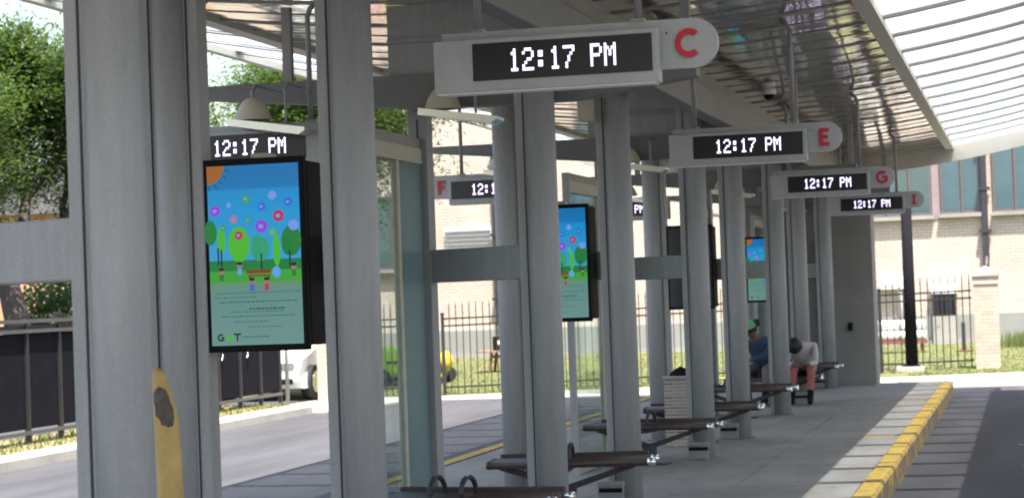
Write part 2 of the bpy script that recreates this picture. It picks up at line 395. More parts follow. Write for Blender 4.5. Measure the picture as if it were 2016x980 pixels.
me_tR = shared(profile_strip(uR, .003, PITCH - .003, .012, .006), 'translucent_panel', m_transl)
me_tL = shared(profile_strip(uL, .003, PITCH - .003, .012, .006), 'translucent_panel', m_transl)
me_rib = shared(profile_strip(uAll, -.03, .03, -.011, .010), 'rib', m_rib)
me_puR = shared(profile_strip(uR, -.075, .075, .03, .14), 'purlin', m_rib)
me_puL = shared(profile_strip(uL, -.075, .075, .03, .14), 'purlin', m_rib)
me_bat = shared(profile_strip(ui, -.010, .010, -.006, .005), 'batten', m_rib)
for i in range(NP):
    y = RY0 + i * PITCH
    link('roof_panel', me_p, canopy, (0, y, 0))
    link('translucent_panel', me_tR, canopy, (0, y, 0)); link('translucent_panel', me_tL, canopy, (0, y, 0))
    link('rib', me_rib, canopy, (0, y, 0)); link('purlin', me_puR, canopy, (0, y, 0)); link('purlin', me_puL, canopy, (0, y, 0)); link('batten', me_bat, canopy, (0, y + PITCH / 2, 0))
RY1 = RY0 + NP * PITCH
profile_strip(uAll, RY1 - .02, RY1 + .06, -.24, .36).build('end_fascia', m_fascia, canopy)
zi = 3.54 + .031 * UI * UI; zo = 3.54 + .031 * UO * UO
for s in (-1, 1):
    MB().box(min(s*UI, s*(UI+.13)), max(s*UI, s*(UI+.13)), RY0, RY1, zi - .035, zi + .03).build('edge_trim', m_fascia, canopy)
    MB().box(min(s*UO, s*(UO+.08)), max(s*UO, s*(UO+.08)), RY0, RY1, zo - .05, zo + .10).build('outer_gutter', m_fascia, canopy)
# spine beam on the right, roof skin above
MB().box(.66, .80, RY0, P_END, 3.10, 3.34, .012).build('spine_beam', m_arm, canopy)
MB().box(.64, .66, RY0, P_END, 3.34, 3.555).build('spine_web', m_arm, canopy)
mb = profile_strip([-2.3 + 4.6*i/10 for i in range(11)], RY0, RY1, .16, .04); mb.build('roof_deck', m_fascia, canopy)
# tapered cross arms and head plates at every single-column frame
for n in range(5):
    y = Y_FRONT + BAY * n + .12
    poly = [(-2.25, 3.025), (-.45, 2.85), (.6, 2.85), (1.42, 2.96), (1.42, 3.08), (-2.25, 3.08)]
    MB().prism(poly, 'y', y, y + .16).build('cross_arm', m_arm, canopy)
    MB().box(-.64, .64, y + .05, y + .10, 3.08, 3.545).build('head_plate', m_chan, canopy)
    MB().box(-.64, .64, y + .028, y + .05, 3.29, 3.32).build('plate_flange', m_rod, canopy)
    for s in (-1, 1):
        for u in (1.35,):
            MB().box(s*u - .03, s*u + .03, y + .05, y + .11, 3.08, 3.54 + .031*u*u - .01).build('roof_strut', m_chan, canopy)

# roof of the neighbouring building line that shades the lane on the right (just outside the picture)
ov = thing('station_overhang', 'flat grey overhang over the bus lane along the right edge', 'roof', (.35, 0, 4.0))
MB().box(-.14, 4.5, 2.0, 33.6, .07, .3).build('slab', m_room, ov)
for y in (3, 32):
    MB().box(4.1, 4.4, y, y + .3, -4.3, .069).build('post', m_room, ov)

# ------------------------------------------------------------------ columns
def column_mesh(side=-1):
    h = 3.52
    a = MB().tube([(0,0,0), (0,0,h)], .137, 28)
    return a
sh_me = shared(MB().tube([(0,0,0), (0,0,3.53)], .10, 28), 'shaft', m_col)
ch_me = shared(MB().box(-.152, -.075, -.06, .06, 0, 3.48, .008), 'side_channel', m_chan)
ch2_me = shared(MB().box(.075, .152, -.06, .06, 0, 3.48, .008), 'side_channel', m_chan)
sm_me = shared(MB().box(-.098, -.091, -.0665, -.0605, .02, 3.46), 'seam', m_seam)
sm2_me = shared(MB().box(.091, .098, -.0665, -.0605, .02, 3.46), 'seam', m_seam)
bp_me = shared(MB().tube([(0,0,0), (0,0,.014)], .14, 24), 'base_plate', m_arm)
def column(x, y, label, left=True, right=False):
    c = thing('round_column', label, 'column', (x, y, 0), 'round columns under the canopy')
    link('shaft', sh_me, c); link('base_plate', bp_me, c)
    if left: link('side_channel', ch_me, c); link('seam', sm_me, c)
    if right: link('side_channel', ch2_me, c); link('seam', sm2_me, c)
    return c
front_lab = ['thick grey column nearest the camera at the far left',
             'grey column under the left half of the sign for bay C, right of the glass',
             'grey column under the left end of the sign for bay E',
             'grey column under the left end of the sign for bay G',
             'last grey column, just left of the plain block room']
for n in range(5): column(XR, Y_FRONT + BAY*n, front_lab[n])
bl = ['grey column half hidden behind the nearest column, left of the nearest display',
      'grey column behind the crossrail, left post of the second display',
      'slim grey column beside the litter bin, left post of the switched-off display',
      'far grey column mostly hidden, left post of the farthest lit display']
br = ['grey column right of the nearest display, beside the glass windscreen',
      'grey column right of the second display, below the round end of sign C',
      'grey column right of the switched-off display, behind sign E',
      'grey column beside the seated person in the white top']
for n in range(4):
    column(XL, Y_BACK + BAY*n, bl[n], n == 0, True)
    column(XR, Y_BACK + BAY*n, br[n])

# crossrails: from each front column back to the slim post on the left
POST_DX, POST_DY = -.925, .46
rl = ['wide grey crossrail running off the left edge of the picture', 'grey crossrail between the glass windscreen post and the columns under sign C',
      'grey crossrail in front of the switched-off display', 'grey crossrail in front of the farthest lit display', 'short grey crossrail at the last column']
for n in range(5):
    t = thing('crossrail', rl[n], 'rail', (XR, Y_FRONT + BAY*n, 1.815))
    d = Vector((POST_DX, POST_DY, 0)); L = d.length; ang = math.atan2(d.y, d.x)
    o = MB().box(.09, (L - .02) if n else 2.2, -.045, .045, -.11, .11, .01).build('beam', m_chan, t); o.rotation_euler.z = ang
    o = MB().box(.07, .15, -.06, .06, -.118, .118, .004).build('end_plate', m_chan, t); o.rotation_euler.z = ang

# windscreens along the left row: slim post, framed glass, solid end panel
wl_lab = ['glass windscreen just in front of the nearest column, outside the left edge', 'tall glass windscreen with cream top rail just left of the sign for bay F',
          'glass windscreen left of the column below the round end of sign C', 'glass windscreen far down the platform left of the litter bin', 'last glass windscreen beside the block room']
WX = XR + POST_DX
def windscreen(n):
    y1 = Y_FRONT + BAY*n + POST_DY
    t = thing('glass_windscreen', wl_lab[n], 'windscreen', (WX, y1, 0))
    MB().box(-.065, .065, -.10, .06, 0, 2.95, .008).build('post', m_chan, t)
    MB().box(.0, .008, -.1065, -.1005, .02, 2.8).build('seam', m_seam, t)
    MB().box(-.02, .02, -.62, -.11, .06, 2.50).build('end_panel', m_frost, t)
    MB().box(-.012, .012, -1.95, -.66, .08, 2.50).build('glass_pane', m_glass, t)
    MB().box(-.025, .025, -.66, -.63, .02, 2.50).build('glazing_bar', m_cream, t)
    MB().box(-.03, .03, -1.97, -.103, 2.50, 2.60).build('top_rail', m_cream, t)
    MB().box(-.022, .022, -1.97, -.103, 2.60, 2.67).build('head_strip', m_rod, t)
    MB().box(-.03, .03, -1.97, -.103, 0.0, .06).build('bottom_rail', m_chan, t)
    MB().box(-.03, .03, -2.01, -1.97, 0, 2.67).build('edge_bar', m_chan, t)
for n in range(1, 5): windscreen(n)

# ------------------------------------------------------------------ display screens
def ramp_emit(name, stops, s):
    m, n, l, b = new_mat(name)
    tc = n.new('ShaderNodeTexCoord'); sp = n.new('ShaderNodeSeparateXYZ'); l.new(tc.outputs['Generated'], sp.inputs[0])
    cr = n.new('ShaderNodeValToRGB'); e = cr.color_ramp.elements
    e[0].position, e[0].color = stops[0][0], (*stops[0][1], 1); e[1].position, e[1].color = stops[-1][0], (*stops[-1][1], 1)
    for p, c in stops[1:-1]: x = e.new(p); x.color = (*c, 1)
    l.new(sp.outputs['Z'], cr.inputs[0]); l.new(cr.outputs[0], b.inputs['Emission Color']); b.inputs['Emission Strength'].default_value = s
    b.inputs['Base Color'].default_value = (.02, .02, .02, 1); b.inputs['Roughness'].default_value = .25; b.inputs['Specular IOR Level'].default_value = .2
    return m
ES = .29
m_scr = ramp_emit('screen_picture', [(0, (.15, .31, .29)), (.30, (.13, .29, .26)), (.345, (.14, .30, .16)), (.352, (.05, .38, .04)), (.41, (.05, .38, .05)), (.415, (.012, .22, .04)), (.468, (.012, .20, .05)), (.475, (.04, .36, .70)), (.70, (.01, .33, .70)), (.86, (.005, .28, .64)), (.875, (.003, .19, .50)), (1, (.003, .17, .45))], ES)
def em(name, c): return emit('screen_' + name, c, ES)
e_sun = em('sun', (.36, .13, .03)); e_pur = em('purple', (.30, .06, .75)); e_grn = em('green', (.04, .36, .18)); e_blu = em('blue', (.05, .14, .75)); e_lav = em('lavender', (.22, .32, .85))
e_red = em('red', (.50, .04, .10)); e_pink = em('pink', (.45, .2, .3)); e_lime = em('lime', (.08, .50, .04)); e_tree = em('tree', (.02, .22, .05)); e_dk = em('ink', (.01, .03, .04)); e_brn = em('brown', (.22, .06, .02)); e_skin = em('skin', (.35, .2, .14)); e_ltb = em('ltblue', (.12, .40, .85)); e_txt = em('text', (.04, .12, .12))
W, H = .452, .838     # active picture
def sxy(u, v): return (-W/2 + u*W, H/2 - v*H)
def disc_mesh(cx, cz, r, y, n=18, ry=None):
    mb = MB(); ry = ry or r
    vs = [(cx + r*math.cos(2*math.pi*i/n), y, cz + ry*math.sin(2*math.pi*i/n)) for i in range(n)]
    vs += [(x, y + .0006, z) for x, _, z in vs]
    mb.add(vs, [tuple(range(n)), tuple(reversed(range(n, 2*n)))] + [(i, (i+1) % n, (i+1) % n + n, i+n) for i in range(n)]); return mb
def letter_poly(ch, h, w, t):
    """list of convex polygons (x,z), centred"""
    P = []
    def box(x0, x1, z0, z1): P.append([(x0, z0), (x1, z0), (x1, z1), (x0, z1)])
    if ch in 'CG':
        ro = h/2; ri = ro - t; n = 18; a0, a1 = R(48), R(312)
        for i in range(n):
            a, b = a0 + (a1-a0)*i/n, a0 + (a1-a0)*(i+1)/n; k = w/h
            P.append([(ri*math.cos(a)*k, ri*math.sin(a)), (ro*math.cos(a)*k, ro*math.sin(a)), (ro*math.cos(b)*k, ro*math.sin(b)), (ri*math.cos(b)*k, ri*math.sin(b))])
        if ch == 'G': box(.02*w, w*.46, -t*.55, t*.45); box(w*.46 - t, w*.46, -h*.38, -t*.55)
    elif ch in 'EF':
        box(-w/2, -w/2 + t, -h/2, h/2); box(-w/2 + t, w/2, h/2 - t, h/2); box(-w/2 + t, w*.36, -t/2, t/2)
        if ch == 'E': box(-w/2 + t, w/2, -h/2, -h/2 + t)
    elif ch == 'I':
        box(-t/2, t/2, -h/2 + t, h/2 - t); box(-w/2, w/2, h/2 - t, h/2); box(-w/2, w/2, -h/2, -h/2 + t)
    elif ch == 'T':
        box(-t/2, t/2, -h/2, h/2 - t); box(-w/2, w/2, h/2 - t, h/2)
    elif ch in 'HD':
        box(-w/2, -w/2 + t, -h/2, h/2); box(w/2 - t, w/2, -h/2, h/2)
        if ch == 'H': box(-w/2 + t, w/2 - t, -t/2, t/2)
        else: box(-w/2 + t, w/2 - t, h/2 - t, h/2); box(-w/2 + t, w/2 - t, -h/2, -h/2 + t)
    return P
def letter(ch, h, w, t, cx, cz, y0, y1):
    mb = MB()
    for poly in letter_poly(ch, h, w, t): mb.prism([(cx + p, cz + q) for p, q in poly], 'y', y0, y1)
    return mb
def display(label, lit=True):
    t = thing('display_screen', label, 'screen', (XS, Y_BACK, 1.835), 'portrait displays between column pairs')
    OW, OH = .497, .90
    MB().box(-OW/2, OW/2, -.05, .0, -OH/2, OH/2, .006).build('front_housing', m_black, t)
    MB().box(-OW/2 + .03, OW/2 + .0, .002, .24, -OH/2 + .02, OH/2 - .02, .006).build('rear_housing', m_black, t)
    for s in (-1, 1):
        MB().box(min(s*.215, s*(.31 if s < 0 else .37)), max(s*.215, s*(.31 if s < 0 else .37)), .01 if s < 0 else .245, .10 if s < 0 else .30, -.135, .085, .006).build('bracket', m_chan, t)
    MB().box(-.05, .05, .06, .16, OH/2 - .012, OH/2 + .03, .01).build('top_bracket', m_cream, t)
    y = -.0512
    if not lit:
        MB().box(-W/2, W/2, y, -.0495, -H/2, H/2).build('screen', mat('screen_off', (.02, .03, .038), .18, 0, .1, 3), t); return t
    sc = MB().box(-W/2, W/2, y, -.0495, -H/2, H/2).build('screen', m_scr, t)
    y -= .0012
    def disc(name, m, u, v, r, rz=None, dy=0): disc_mesh(*sxy(u, v), r*W, y - dy, 18, rz*W if rz else None).build(name, m, sc)
    def rect(name, m, u0, u1, v0, v1, dy=0):
        x0, z1 = sxy(u0, v0); x1, z0 = sxy(u1, v1); MB().box(x0, x1, y - dy, y - dy + .0006, z0, z1).build(name, m, sc)
    # sun quarter with rays
    mb = MB(); n = 14; pts = [(0.0, 0.0)] + [(.19*math.cos(R(-100*i/n + 5)), .19*math.sin(R(-100*i/n + 5))) for i in range(n+1)]
    x0, z1 = sxy(0.0, 0.0); pts = [(max(0, px), min(0, pz)) for px, pz in pts]
    mb.prism([(x0 + px*W, z1 + pz*W) for px, pz in pts], 'y', y, y + .0006); mb.build('sun_disc', e_sun, sc)
    for a in (-12, -30, -48, -66, -84):
        mb = MB()
        c, s_ = math.cos(R(a)), math.sin(R(a)); q = .004
        mb.prism([(x0 + (.205*c - q*s_)*W, z1 + (.205*s_ + q*c)*W), (x0 + (.205*c + q*s_)*W, z1 + (.205*s_ - q*c)*W), (x0 + (.255*c + q*s_)*W, z1 + (.255*s_ - q*c)*W), (x0 + (.255*c - q*s_)*W, z1 + (.255*s_ + q*c)*W)], 'y', y, y + .0006)
        mb.build('sun_ray', e_dk, sc)
    # trees of the picture
    for (u, v, ru, rv, m_) in ((.02, .37, .07, .07, e_tree), (.14, .41, .045, .08, e_lime), (.33, .44, .12, .10, e_lime), (.56, .47, .10, .07, e_grn), (.52, .45, .05, .06, e_grn), (.74, .48, .04, .09, e_lime), (.90, .43, .11, .085, e_tree), (.86, .46, .06, .05, e_tree)):
        disc('picture_tree', m_, u, v, ru, rv * H / W)
    for u, v in ((.10, .50), (.135, .51), (.57, .54), (.88, .53)): rect('picture_trunk', e_dk, u - .008, u + .008, v - .045, v + .05, .0004)
    for (u, v, r, m_) in ((.08, .25, .055, e_pur), (.42, .19, .05, e_grn), (.23, .22, .028, e_lav), (.71, .175, .045, e_lav), (.88, .215, .045, e_blu), (.59, .235, .045, e_blu), (.28, .30, .042, e_pink), (.44, .31, .035, e_grn), (.77, .29, .06, e_red), (.58, .345, .066, e_pur), (.93, .345, .055, e_lav), (.16, .345, .036, e_grn), (.33, .39, .046, e_red), (.70, .38, .04, e_lime)):
        b = disc_mesh(*sxy(u, v), r*W, y - .0008).build('bubble', m_, sc)
        disc_mesh(*sxy(u - .004, v), r*W*.45, y - .0016, 7, r*W*.36).build('bubble_mark', e_ltb if m_ in (e_blu, e_lav) else e_lav, sc)
    # park bench, balls, small children shapes
    rect('picture_bench', e_brn, .40, .67, .585, .605, .0008); rect('picture_bench', e_brn, .42, .66, .612, .622, .0008)
    for u in (.43, .64): rect('picture_bench_leg', e_dk, u, u + .012, .622, .65, .0008)
    for u, v, m_ in ((.13, .59, e_tree), (.33, .56, e_ltb), (.46, .65, e_blu), (.62, .65, e_red), (.92, .575, e_tree)):
        rect('picture_child_body', m_, u - .022, u + .022, v + .012, v + .05, .0008); disc('picture_child_head', e_skin, u, v, .03, None, .0012); disc('picture_child_hair', e_dk, u, v - .014, .03, .018, .0016)
    disc('picture_cloud', e_ltb, .73, .60, .045, .06, .0006)
    rnd = random.Random(5)
    for v, u0, u1, hgt in ((.71, .06, .95, .004), (.735, .05, .5, .004), (.76, .10, .93, .006), (.80, .42, .78, .010), (.815, .2, .8, .004), (.84, .12, .9, .005), (.87, .25, .62, .005), (.90, .4, .75, .004), (.955, .33, .62, .006)):
        u = u0; mb = MB()
        while u < u1:
            w_ = rnd.uniform(.015, .05); xx0, zz = sxy(u, v); mb.box(xx0, xx0 + w_*W, y, y + .0006, zz - hgt*H/2, zz + hgt*H/2); u += w_ + .012
        mb.build('picture_text_line', e_txt, sc)
    letter('G', .036, .034, .008, *sxy(.10, .955), y, y + .0006).build('picture_letter', e_dk, sc)
    disc('picture_leaf', e_lime, .20, .955, .034, .03)
    letter('T', .036, .036, .008, *sxy(.28, .955), y, y + .0006).build('picture_letter', e_dk, sc)
    return t
d0 = display('nearest portrait display showing a blue sky park scene', True)
clone(d0, (XS, Y_BACK + BAY, 1.835), 'second portrait display with blue picture, partly behind the columns under sign C')
d2 = display('switched-off dark portrait display behind the crossrail under sign E', False); d2.location.y += 2*BAY
clone(d0, (XS, Y_BACK + 3*BAY, 1.835), 'farthest lit portrait display, crossed by a rail, above the person in the green cap')

# ------------------------------------------------------------------ bay signs with LED clock
FONT = {'1': ['00100','01100','00100','00100','00100','00100','01110'], '2': ['01110','10001','00001','00110','01000','10000','11111'],
        '7': ['11111','00001','00010','00100','00100','01000','01000'], ':': ['00000','01100','01100','00000','01100','01100','00000'],
        'P': ['11110','10001','10001','11110','10000','10000','10000'], 'M': ['10001','11011','10101','10101','10001','10001','10001'], ' ': ['00000']*7}
m_digit = emit('led_digits', (.78, .68, 1.0), 1.0)
def digits(x0, z1, y, pw=.0105, ph=.0148):
    x = x0; out = []
    for ch in '12:17 PM':
        mb = MB()
        for r, row in enumerate(FONT[ch]):
            for c, b in enumerate(row):
                if b == '1':
                    mb.box(x + c*pw, x + (c + .98)*pw, y, y + .002, z1 - (r + .86)*ph, z1 - r*ph)
        x += 6*pw
        if mb.v: out.append(mb)
    return out
def bay_sign(ch, label, x, y, mirror=False):
    """local x=0 is the centre of the round end; body extends inwards (to -x, or +x when mirrored)"""
    k = -1 if mirror else 1
    t = thing('bay_sign', label, 'sign', (x, y, 2.705 - (.045 if mirror else 0)), 'clock signs hanging along the platform')
    def bx(x0, x1): return (min(k*x0, k*x1), max(k*x0, k*x1))
    r = .112; n = 16
    poly = [(0, r)] + [(k*r*math.sin(math.pi*i/n), r*math.cos(math.pi*i/n)) for i in range(1, n)] + [(0, -r), (k*-.15, -r), (k*-.15, -.02), (k*-1.17, -.02), (k*-1.17, r)]
    MB().prism(poly, 'y', .0, .035).build('name_plate', m_sign, t)
    a, b = bx(-1.185, -.145)
    body = MB().box(a, b, -.10, -.002, -.175, .068, .006).build('clock_case', m_sign, t)
    a, b = bx(-1.0, -.172); fl = -.1035
    MB().box(a, b, fl, -.098, -.125, .045, 0).build('led_panel', m_led, body)
    lx = a + (.17 if not mirror else .20)
    [q.build('clock_digit', m_digit, body) for q in digits(lx, .012, fl - .0022)]
    a, b = bx(-1.17, -.16); MB().box(a, b, -.105, -.0, -.180, -.1755).build('bottom_lip', m_white, body)
    letter(ch, .132, .125 if ch in 'CG' else (.074 if ch != 'I' else .055), .027 if ch != 'I' else .022, (k*-.02 if not mirror else .05), .0, -.012, -.0005).build('bay_letter', m_red, t)
    for px in (-1.0, -.25):
        X = x + k*px; zt = roof_z(X) - t.location.z
        MB().tube([(k*px, .018, r - .005), (k*px, .018, zt - .12), (k*(px - .02), .018, zt - .07), (k*(px - .07), .018, zt - .02)], .018, 10).build('hanger_pipe', m_rod, t)
        MB().box(k*px - .03, k*px + .03, -.012, .048, r + .0005, r + .012).build('hanger_foot', m_rod, t)
    for px in (-.12, ):
        MB().tube([(k*px, -.004, .05), (k*px, .0005, .05)], .005, 8).build('screw', m_seam, t)
for n, c in enumerate('CEGI'):
    bay_sign(c, {'C': 'largest hanging clock sign, round white end with red letter C', 'E': 'hanging clock sign with red letter E on its round end',
                 'G': 'hanging clock sign with red letter G on its round end', 'I': 'farthest hanging clock sign on the right, red letter I'}[c], -1.41, 9.5 + BAY*n)
for n, c in enumerate('DFH'):
    bay_sign(c, {'D': 'clock sign on the left side, seen above the nearest display', 'F': 'clock sign with red letter F on its left end, below the brick wall',
                 'H': 'tiny far clock sign on the left, glimpsed between two columns'}[c], -5.46, 13.1 + BAY*n, True)

# ------------------------------------------------------------------ benches
def bench(label):
    t = thing('bench', label, 'bench', (0, 0, 0), 'pipe benches between the columns')
    x0, x1 = -.56, .60; z = .355
    for i in range(4):
        yy = -.50 + i * .105
        p = MB().tube([(x0, yy, z), (x1, yy, z)], .029, 12).build('seat_pipe', m_brown, t)
        if i in (0, 3): MB().tube([(x1 + .001, yy, z), (x1 + .06, yy, z)], .030, 12).build('end_cap', m_chrome, p)
        MB().tube([(x0 - .03, yy, z), (x0 - .001, yy, z)], .0295, 12).build('end_cap', m_brown, p)
    # Y-shaped pedestal
    MB().prism([(-.07, 0), (.05, 0), (.05, .16), (.50, .31), (.50, .325), (.42, .325), (-.01, .19), (-.44, .325), (-.52, .325), (-.52, .31), (-.07, .16)], 'y', -.36, -.30).build('pedestal', m_darkmetal, t)
    MB().box(-.20, .16, -.42, -.22, 0, .012).build('foot_plate', m_darkmetal, t)
    MB().box(-.03, .03, -.52, -.17, .30, .33).build('cross_bearer', m_darkmetal, t)
    for cx in (-.19, .02):
        pts = [(cx, -.47 + .0, .365)] + [(cx, -.35 - .12*math.cos(math.pi*i/10), .40 + .09*math.sin(math.pi*i/10)) for i in range(11)] + [(cx, -.23, .365)]
        MB().tube(pts, .017, 8).build('armrest', m_darkmetal, t)
    MB().box(x0 + .02, x1 - .02, -.15, -.11, .375, .41, .006).build('back_rail', m_brown, t)
    return t
b0 = bench('x')
spots = []
for n in range(5): spots.append((Y_FRONT + BAY*n - .22, R(-8), ['bench out of sight below the nearest column', 'nearest pipe bench, at the bottom edge under the column below sign C', 'pipe bench in front of the litter bin', 'pipe bench in front of the person in the green cap', 'farthest pipe bench, by the last column'][n]))
for n in range(4): spots.append((Y_BACK + BAY*n - .22, R(5), ['bench below the nearest display, under the bottom edge', 'pipe bench below the second display, second nearest', 'pipe bench below the switched-off display', 'pipe bench that both seated people are using'][n]))
for i, (y, rz, lab) in enumerate(spots):
    o = b0 if i == 0 else copy_tree(b0)
    o.location = (-3.38, y, 0); o.rotation_euler.z = rz; o['label'] = lab

# junction boxes under benches
jb = thing('floor_box', 'x', 'box', (0, 0, 0), 'small boxes on the platform under benches')
MB().box(-.095, .095, -.06, .06, 0, .13, .006).build('case', mat('box_paint', (.27, .275, .28), .5), jb)
MB().box(-.10, .10, -.065, .065, .1302, .165, .006).build('lid', m_chan, jb)
MB().box(-.09, .09, -.0625, -.0602, .085, .118).build('label_strip', m_black, jb)
boxes = [(-3.10, Y_FRONT + BAY - .1, 'light grey floor box under the nearest bench'), (-3.12, Y_BACK + BAY - .1, 'light grey floor box at the bottom edge under the second bench'), (-3.05, Y_FRONT + 2*BAY - .05, 'light grey floor box with dark stripe under the bench by the litter bin'),
         (-3.12, Y_BACK + 2*BAY - .1, 'light grey floor box under the bench below the dark display'), (-3.0, Y_BACK + 3*BAY - .45, 'light grey floor box behind the legs of the person in white'), (-3.15, Y_FRONT + 4*BAY, 'light grey floor box at the last column')]
for i, (x, y, lab) in enumerate(boxes):
    o = jb if i == 0 else copy_tree(jb); o.location = (x, y, 0.003); o['label'] = lab

# ------------------------------------------------------------------ heaters, speaker, dome camera
def heater(label):
    t = thing('overhead_heater', label, 'heater', (0, 0, 0), 'heater lamps under the cross arms')
    prof = [(.0, .01), (.04, .005), (.075, -.02), (.10, -.06), (.115, -.10), (.125, -.135)]
    mb = MB(); n = 14
    for r, z in prof:
        mb.v += [(-.12 + r*math.cos(2*math.pi*i/n), r*.7*math.sin(2*math.pi*i/n), z) for i in range(n)]
    for j in range(len(prof)-1):
        for i in range(n): i2 = (i+1) % n; mb.f.append((j*n+i, j*n+i2, (j+1)*n+i2, (j+1)*n+i)); mb.sm.append(True)
    mb.build('bell_housing', m_cream, t)
    MB().prism([(-.26, -.125), (.26, -.205), (.26, -.225), (.22, -.25), (-.26, -.17)], 'y', -.11, .11).build('reflector_tray', mat('tray_metal', (.7, .69, .66), .28, .8, .1, 10), t)
    for i in range(6):
        x = -.16 + i*.06; z = -.185 - (x + .16)*.17
        MB().tube([(x, -.095, z + .03), (x, -.06, z - .012), (x, .06, z - .012), (x, .095, z + .03)], .003, 6).build('guard_wire', m_rod, t)
    MB().tube([(-.12, 0, -.005), (-.12, 0, .05), (-.12, .05, .09), (-.12, .60, .09)], .013, 8).build('stem', m_rod, t)
    MB().tube([(.10, 0, -.17), (.10, 0, .05), (.10, .05, .09), (.10, .60, .09)], .009, 8).build('stem', m_rod, t)
    return t
h0 = heater('x'); hp = []
for n in range(1, 5):
    hp.append((-4.66, Y_FRONT + BAY*n - .45, 2.92, ['', 'cream heater lamp above the nearest display, right of its clock', 'cream heater lamp left of the speaker box, seen between columns', 'cream heater lamp far along on the left above the switched-off display', 'farthest cream heater lamp on the left row'][n]))
    hp.append((-3.52, Y_FRONT + BAY*n + .0, 2.96, ['', 'heater lamp with bright tray just below the left end of sign C', 'heater lamp just below the left end of sign E', 'heater lamp just below the left end of sign G', 'heater lamp just below the left end of sign I'][n]))
for i, (x, y, z, lab) in enumerate(hp):
    o = h0 if i == 0 else copy_tree(h0); o.location = (x, y, z); o['label'] = lab
sp = thing('speaker_box', 'cream speaker box mounted high left of the column below sign C', 'speaker', (-3.21, 15.95, 2.99))
MB().box(-.062, .062, -.06, .05, -.09, .09, .02).build('cabinet', m_cream, sp)
MB().box(-.045, .045, -.0635, -.0602, -.075, .055).build('grille', mat('speaker_grille', (.50, .45, .38), .7, 0, .1, 60), sp)
MB().box(-.01, .12, .0505, .08, -.02, .02).build('bracket', m_rod, sp)
dc = thing('dome_camera', 'small dome camera under the dark roof lining between signs C and E', 'camera', (-2.42, 21.3, roof_z(-2.42) - .05))
MB().tube([(0, 0, .05), (0, 0, -.01)], .07, 18).build('collar', m_white, dc)
MB().sphere((0, 0, -.011), .055, 16, 6, math.pi/2, math.pi).build('dome', m_black, dc)

# ------------------------------------------------------------------ block room at platform end
room = thing('block_room', 'plain grey block room closing the end of the platform', 'building', (-3.45, 33.75, 0))
MB().box(-1.12, 1.12, 0, .8, .0, 3.32).build('wall', m_room, room)
for zz in (1.2, 2.4): MB().box(-1.123, 1.123, -.003, 0, zz, zz + .006).build('control_joint', m_arm, room)
MB().box(-.14, .02, -.05, -.004, 1.02, 2.16).build('glass_notice_case', mat('notice_glass', (.03, .06, .065), .2, 0, .3, 5), room)
MB().box(-.16, .04, -.03, -.0035, .98, 2.20).build('case_frame', m_black, room)
MB().box(-.15, .05, -.05, -.004, .36, .76).build('vent_cover', m_black, room)
MB().box(.71, .78, -.035, -.003, .86, .99, .006).build('intercom', m_black, room)
MB().box(.28, .36, -.06, -.004, 0, 2.3).build('conduit', m_chan, room)

# ------------------------------------------------------------------ litter bin
bn = thing('litter_bin', 'slim stone-faced litter bin with black liner beside the third bench', 'bin', (-3.50, 21.6, 0))
MB().box(-.125, .125, -.125, .125, 0, .70, .008).build('body', m_bin, bn)
MB().box(-.135, .135, -.135, .135, .7005, .725, .006).build('rim', m_conc_l, bn)
mb = MB(); rnd = random.Random(2); n = 12
for j, (r, z) in enumerate(((.125, .722), (.12, .745), (.08, .785), (.0, .81))):
    mb.v += [(.03 + r*math.cos(2*math.pi*i/n)*rnd.uniform(.8, 1.05), r*math.sin(2*math.pi*i/n)*rnd.uniform(.8, 1.05), z + rnd.uniform(-.008, .012)) for i in range(n)]
for j in range(3):
    for i in range(n): i2 = (i+1) % n; mb.f.append((j*n+i, j*n+i2, (j+1)*n+i2, (j+1)*n+i)); mb.sm.append(False)
mb.build('liner_bag', m_black, bn)

# tan timber leaning between the two nearest columns
tp = thing('timber_post', 'tan weathered timber with a dark bark patch between the two nearest columns', 'post', (-3.53, 8.4, 0))
mb = MB(); rings = [(0, .052, 0.01), (.5, .050, .004), (.8, .054, -.002), (1.0, .053, -.006), (1.14, .052, -.012), (1.25, .040, -.026), (1.32, .028, -.040), (1.35, .010, -.05)]
mb.tube([(dx, 0, z) for z, r, dx in rings], [r for z, r, dx in rings], 14); mb.build('timber', m_tan, tp)
mb = MB(); mb.sphere((-.006, -.036, 1.185), (.040, .026, .085), 14, 10)
mb.v = [(x - (z - 1.185)*.18 + random.uniform(-.005, .005), y_ + random.uniform(-.003, .003), z + random.uniform(-.006, .006)) for x, y_, z in mb.v]; mb.build('bark_patch', m_knot, tp)

# ------------------------------------------------------------------ far lawn, verge, kerbs
def lawn_z(x, y):
    a = -.19 + .0155 * (min(max(x, -13), 3) + 10)
    t = min(max((y - 38) / 12, 0), 1)
    return a * (1 - t) + .14 * t
mb = MB(); nx, ny = 60, 16
for j in range(ny + 1):
    for i in range(nx + 1):
        x = -22 + 50 * i / nx; y = 37.55 + 14 * j / ny; mb.v.append((x, y, lawn_z(x, y)))
for j in range(ny):
    for i in range(nx): mb.f.append((j*(nx+1)+i, j*(nx+1)+i+1, (j+1)*(nx+1)+i+1, (j+1)*(nx+1)+i)); mb.sm.append(True)
struct(mb.build('lawn', m_grass))
fk = struct(MB().prism([(-11.6, -.5), (30, -.5), (30, .03), (3, .03), (-11.6, -.19)], 'y', 37.35, 37.56).build('far_kerb', m_conc_l))
struct(MB().box(-11.3, 30, 36.5, 37.349, -.5, ROAD_Z + .012).build('gutter_strip', m_conc_l))
struct(MB().box(-3.4, -2.15, 34.6, 38.9, -.4, -.075).build('footpath', m_conc_l))
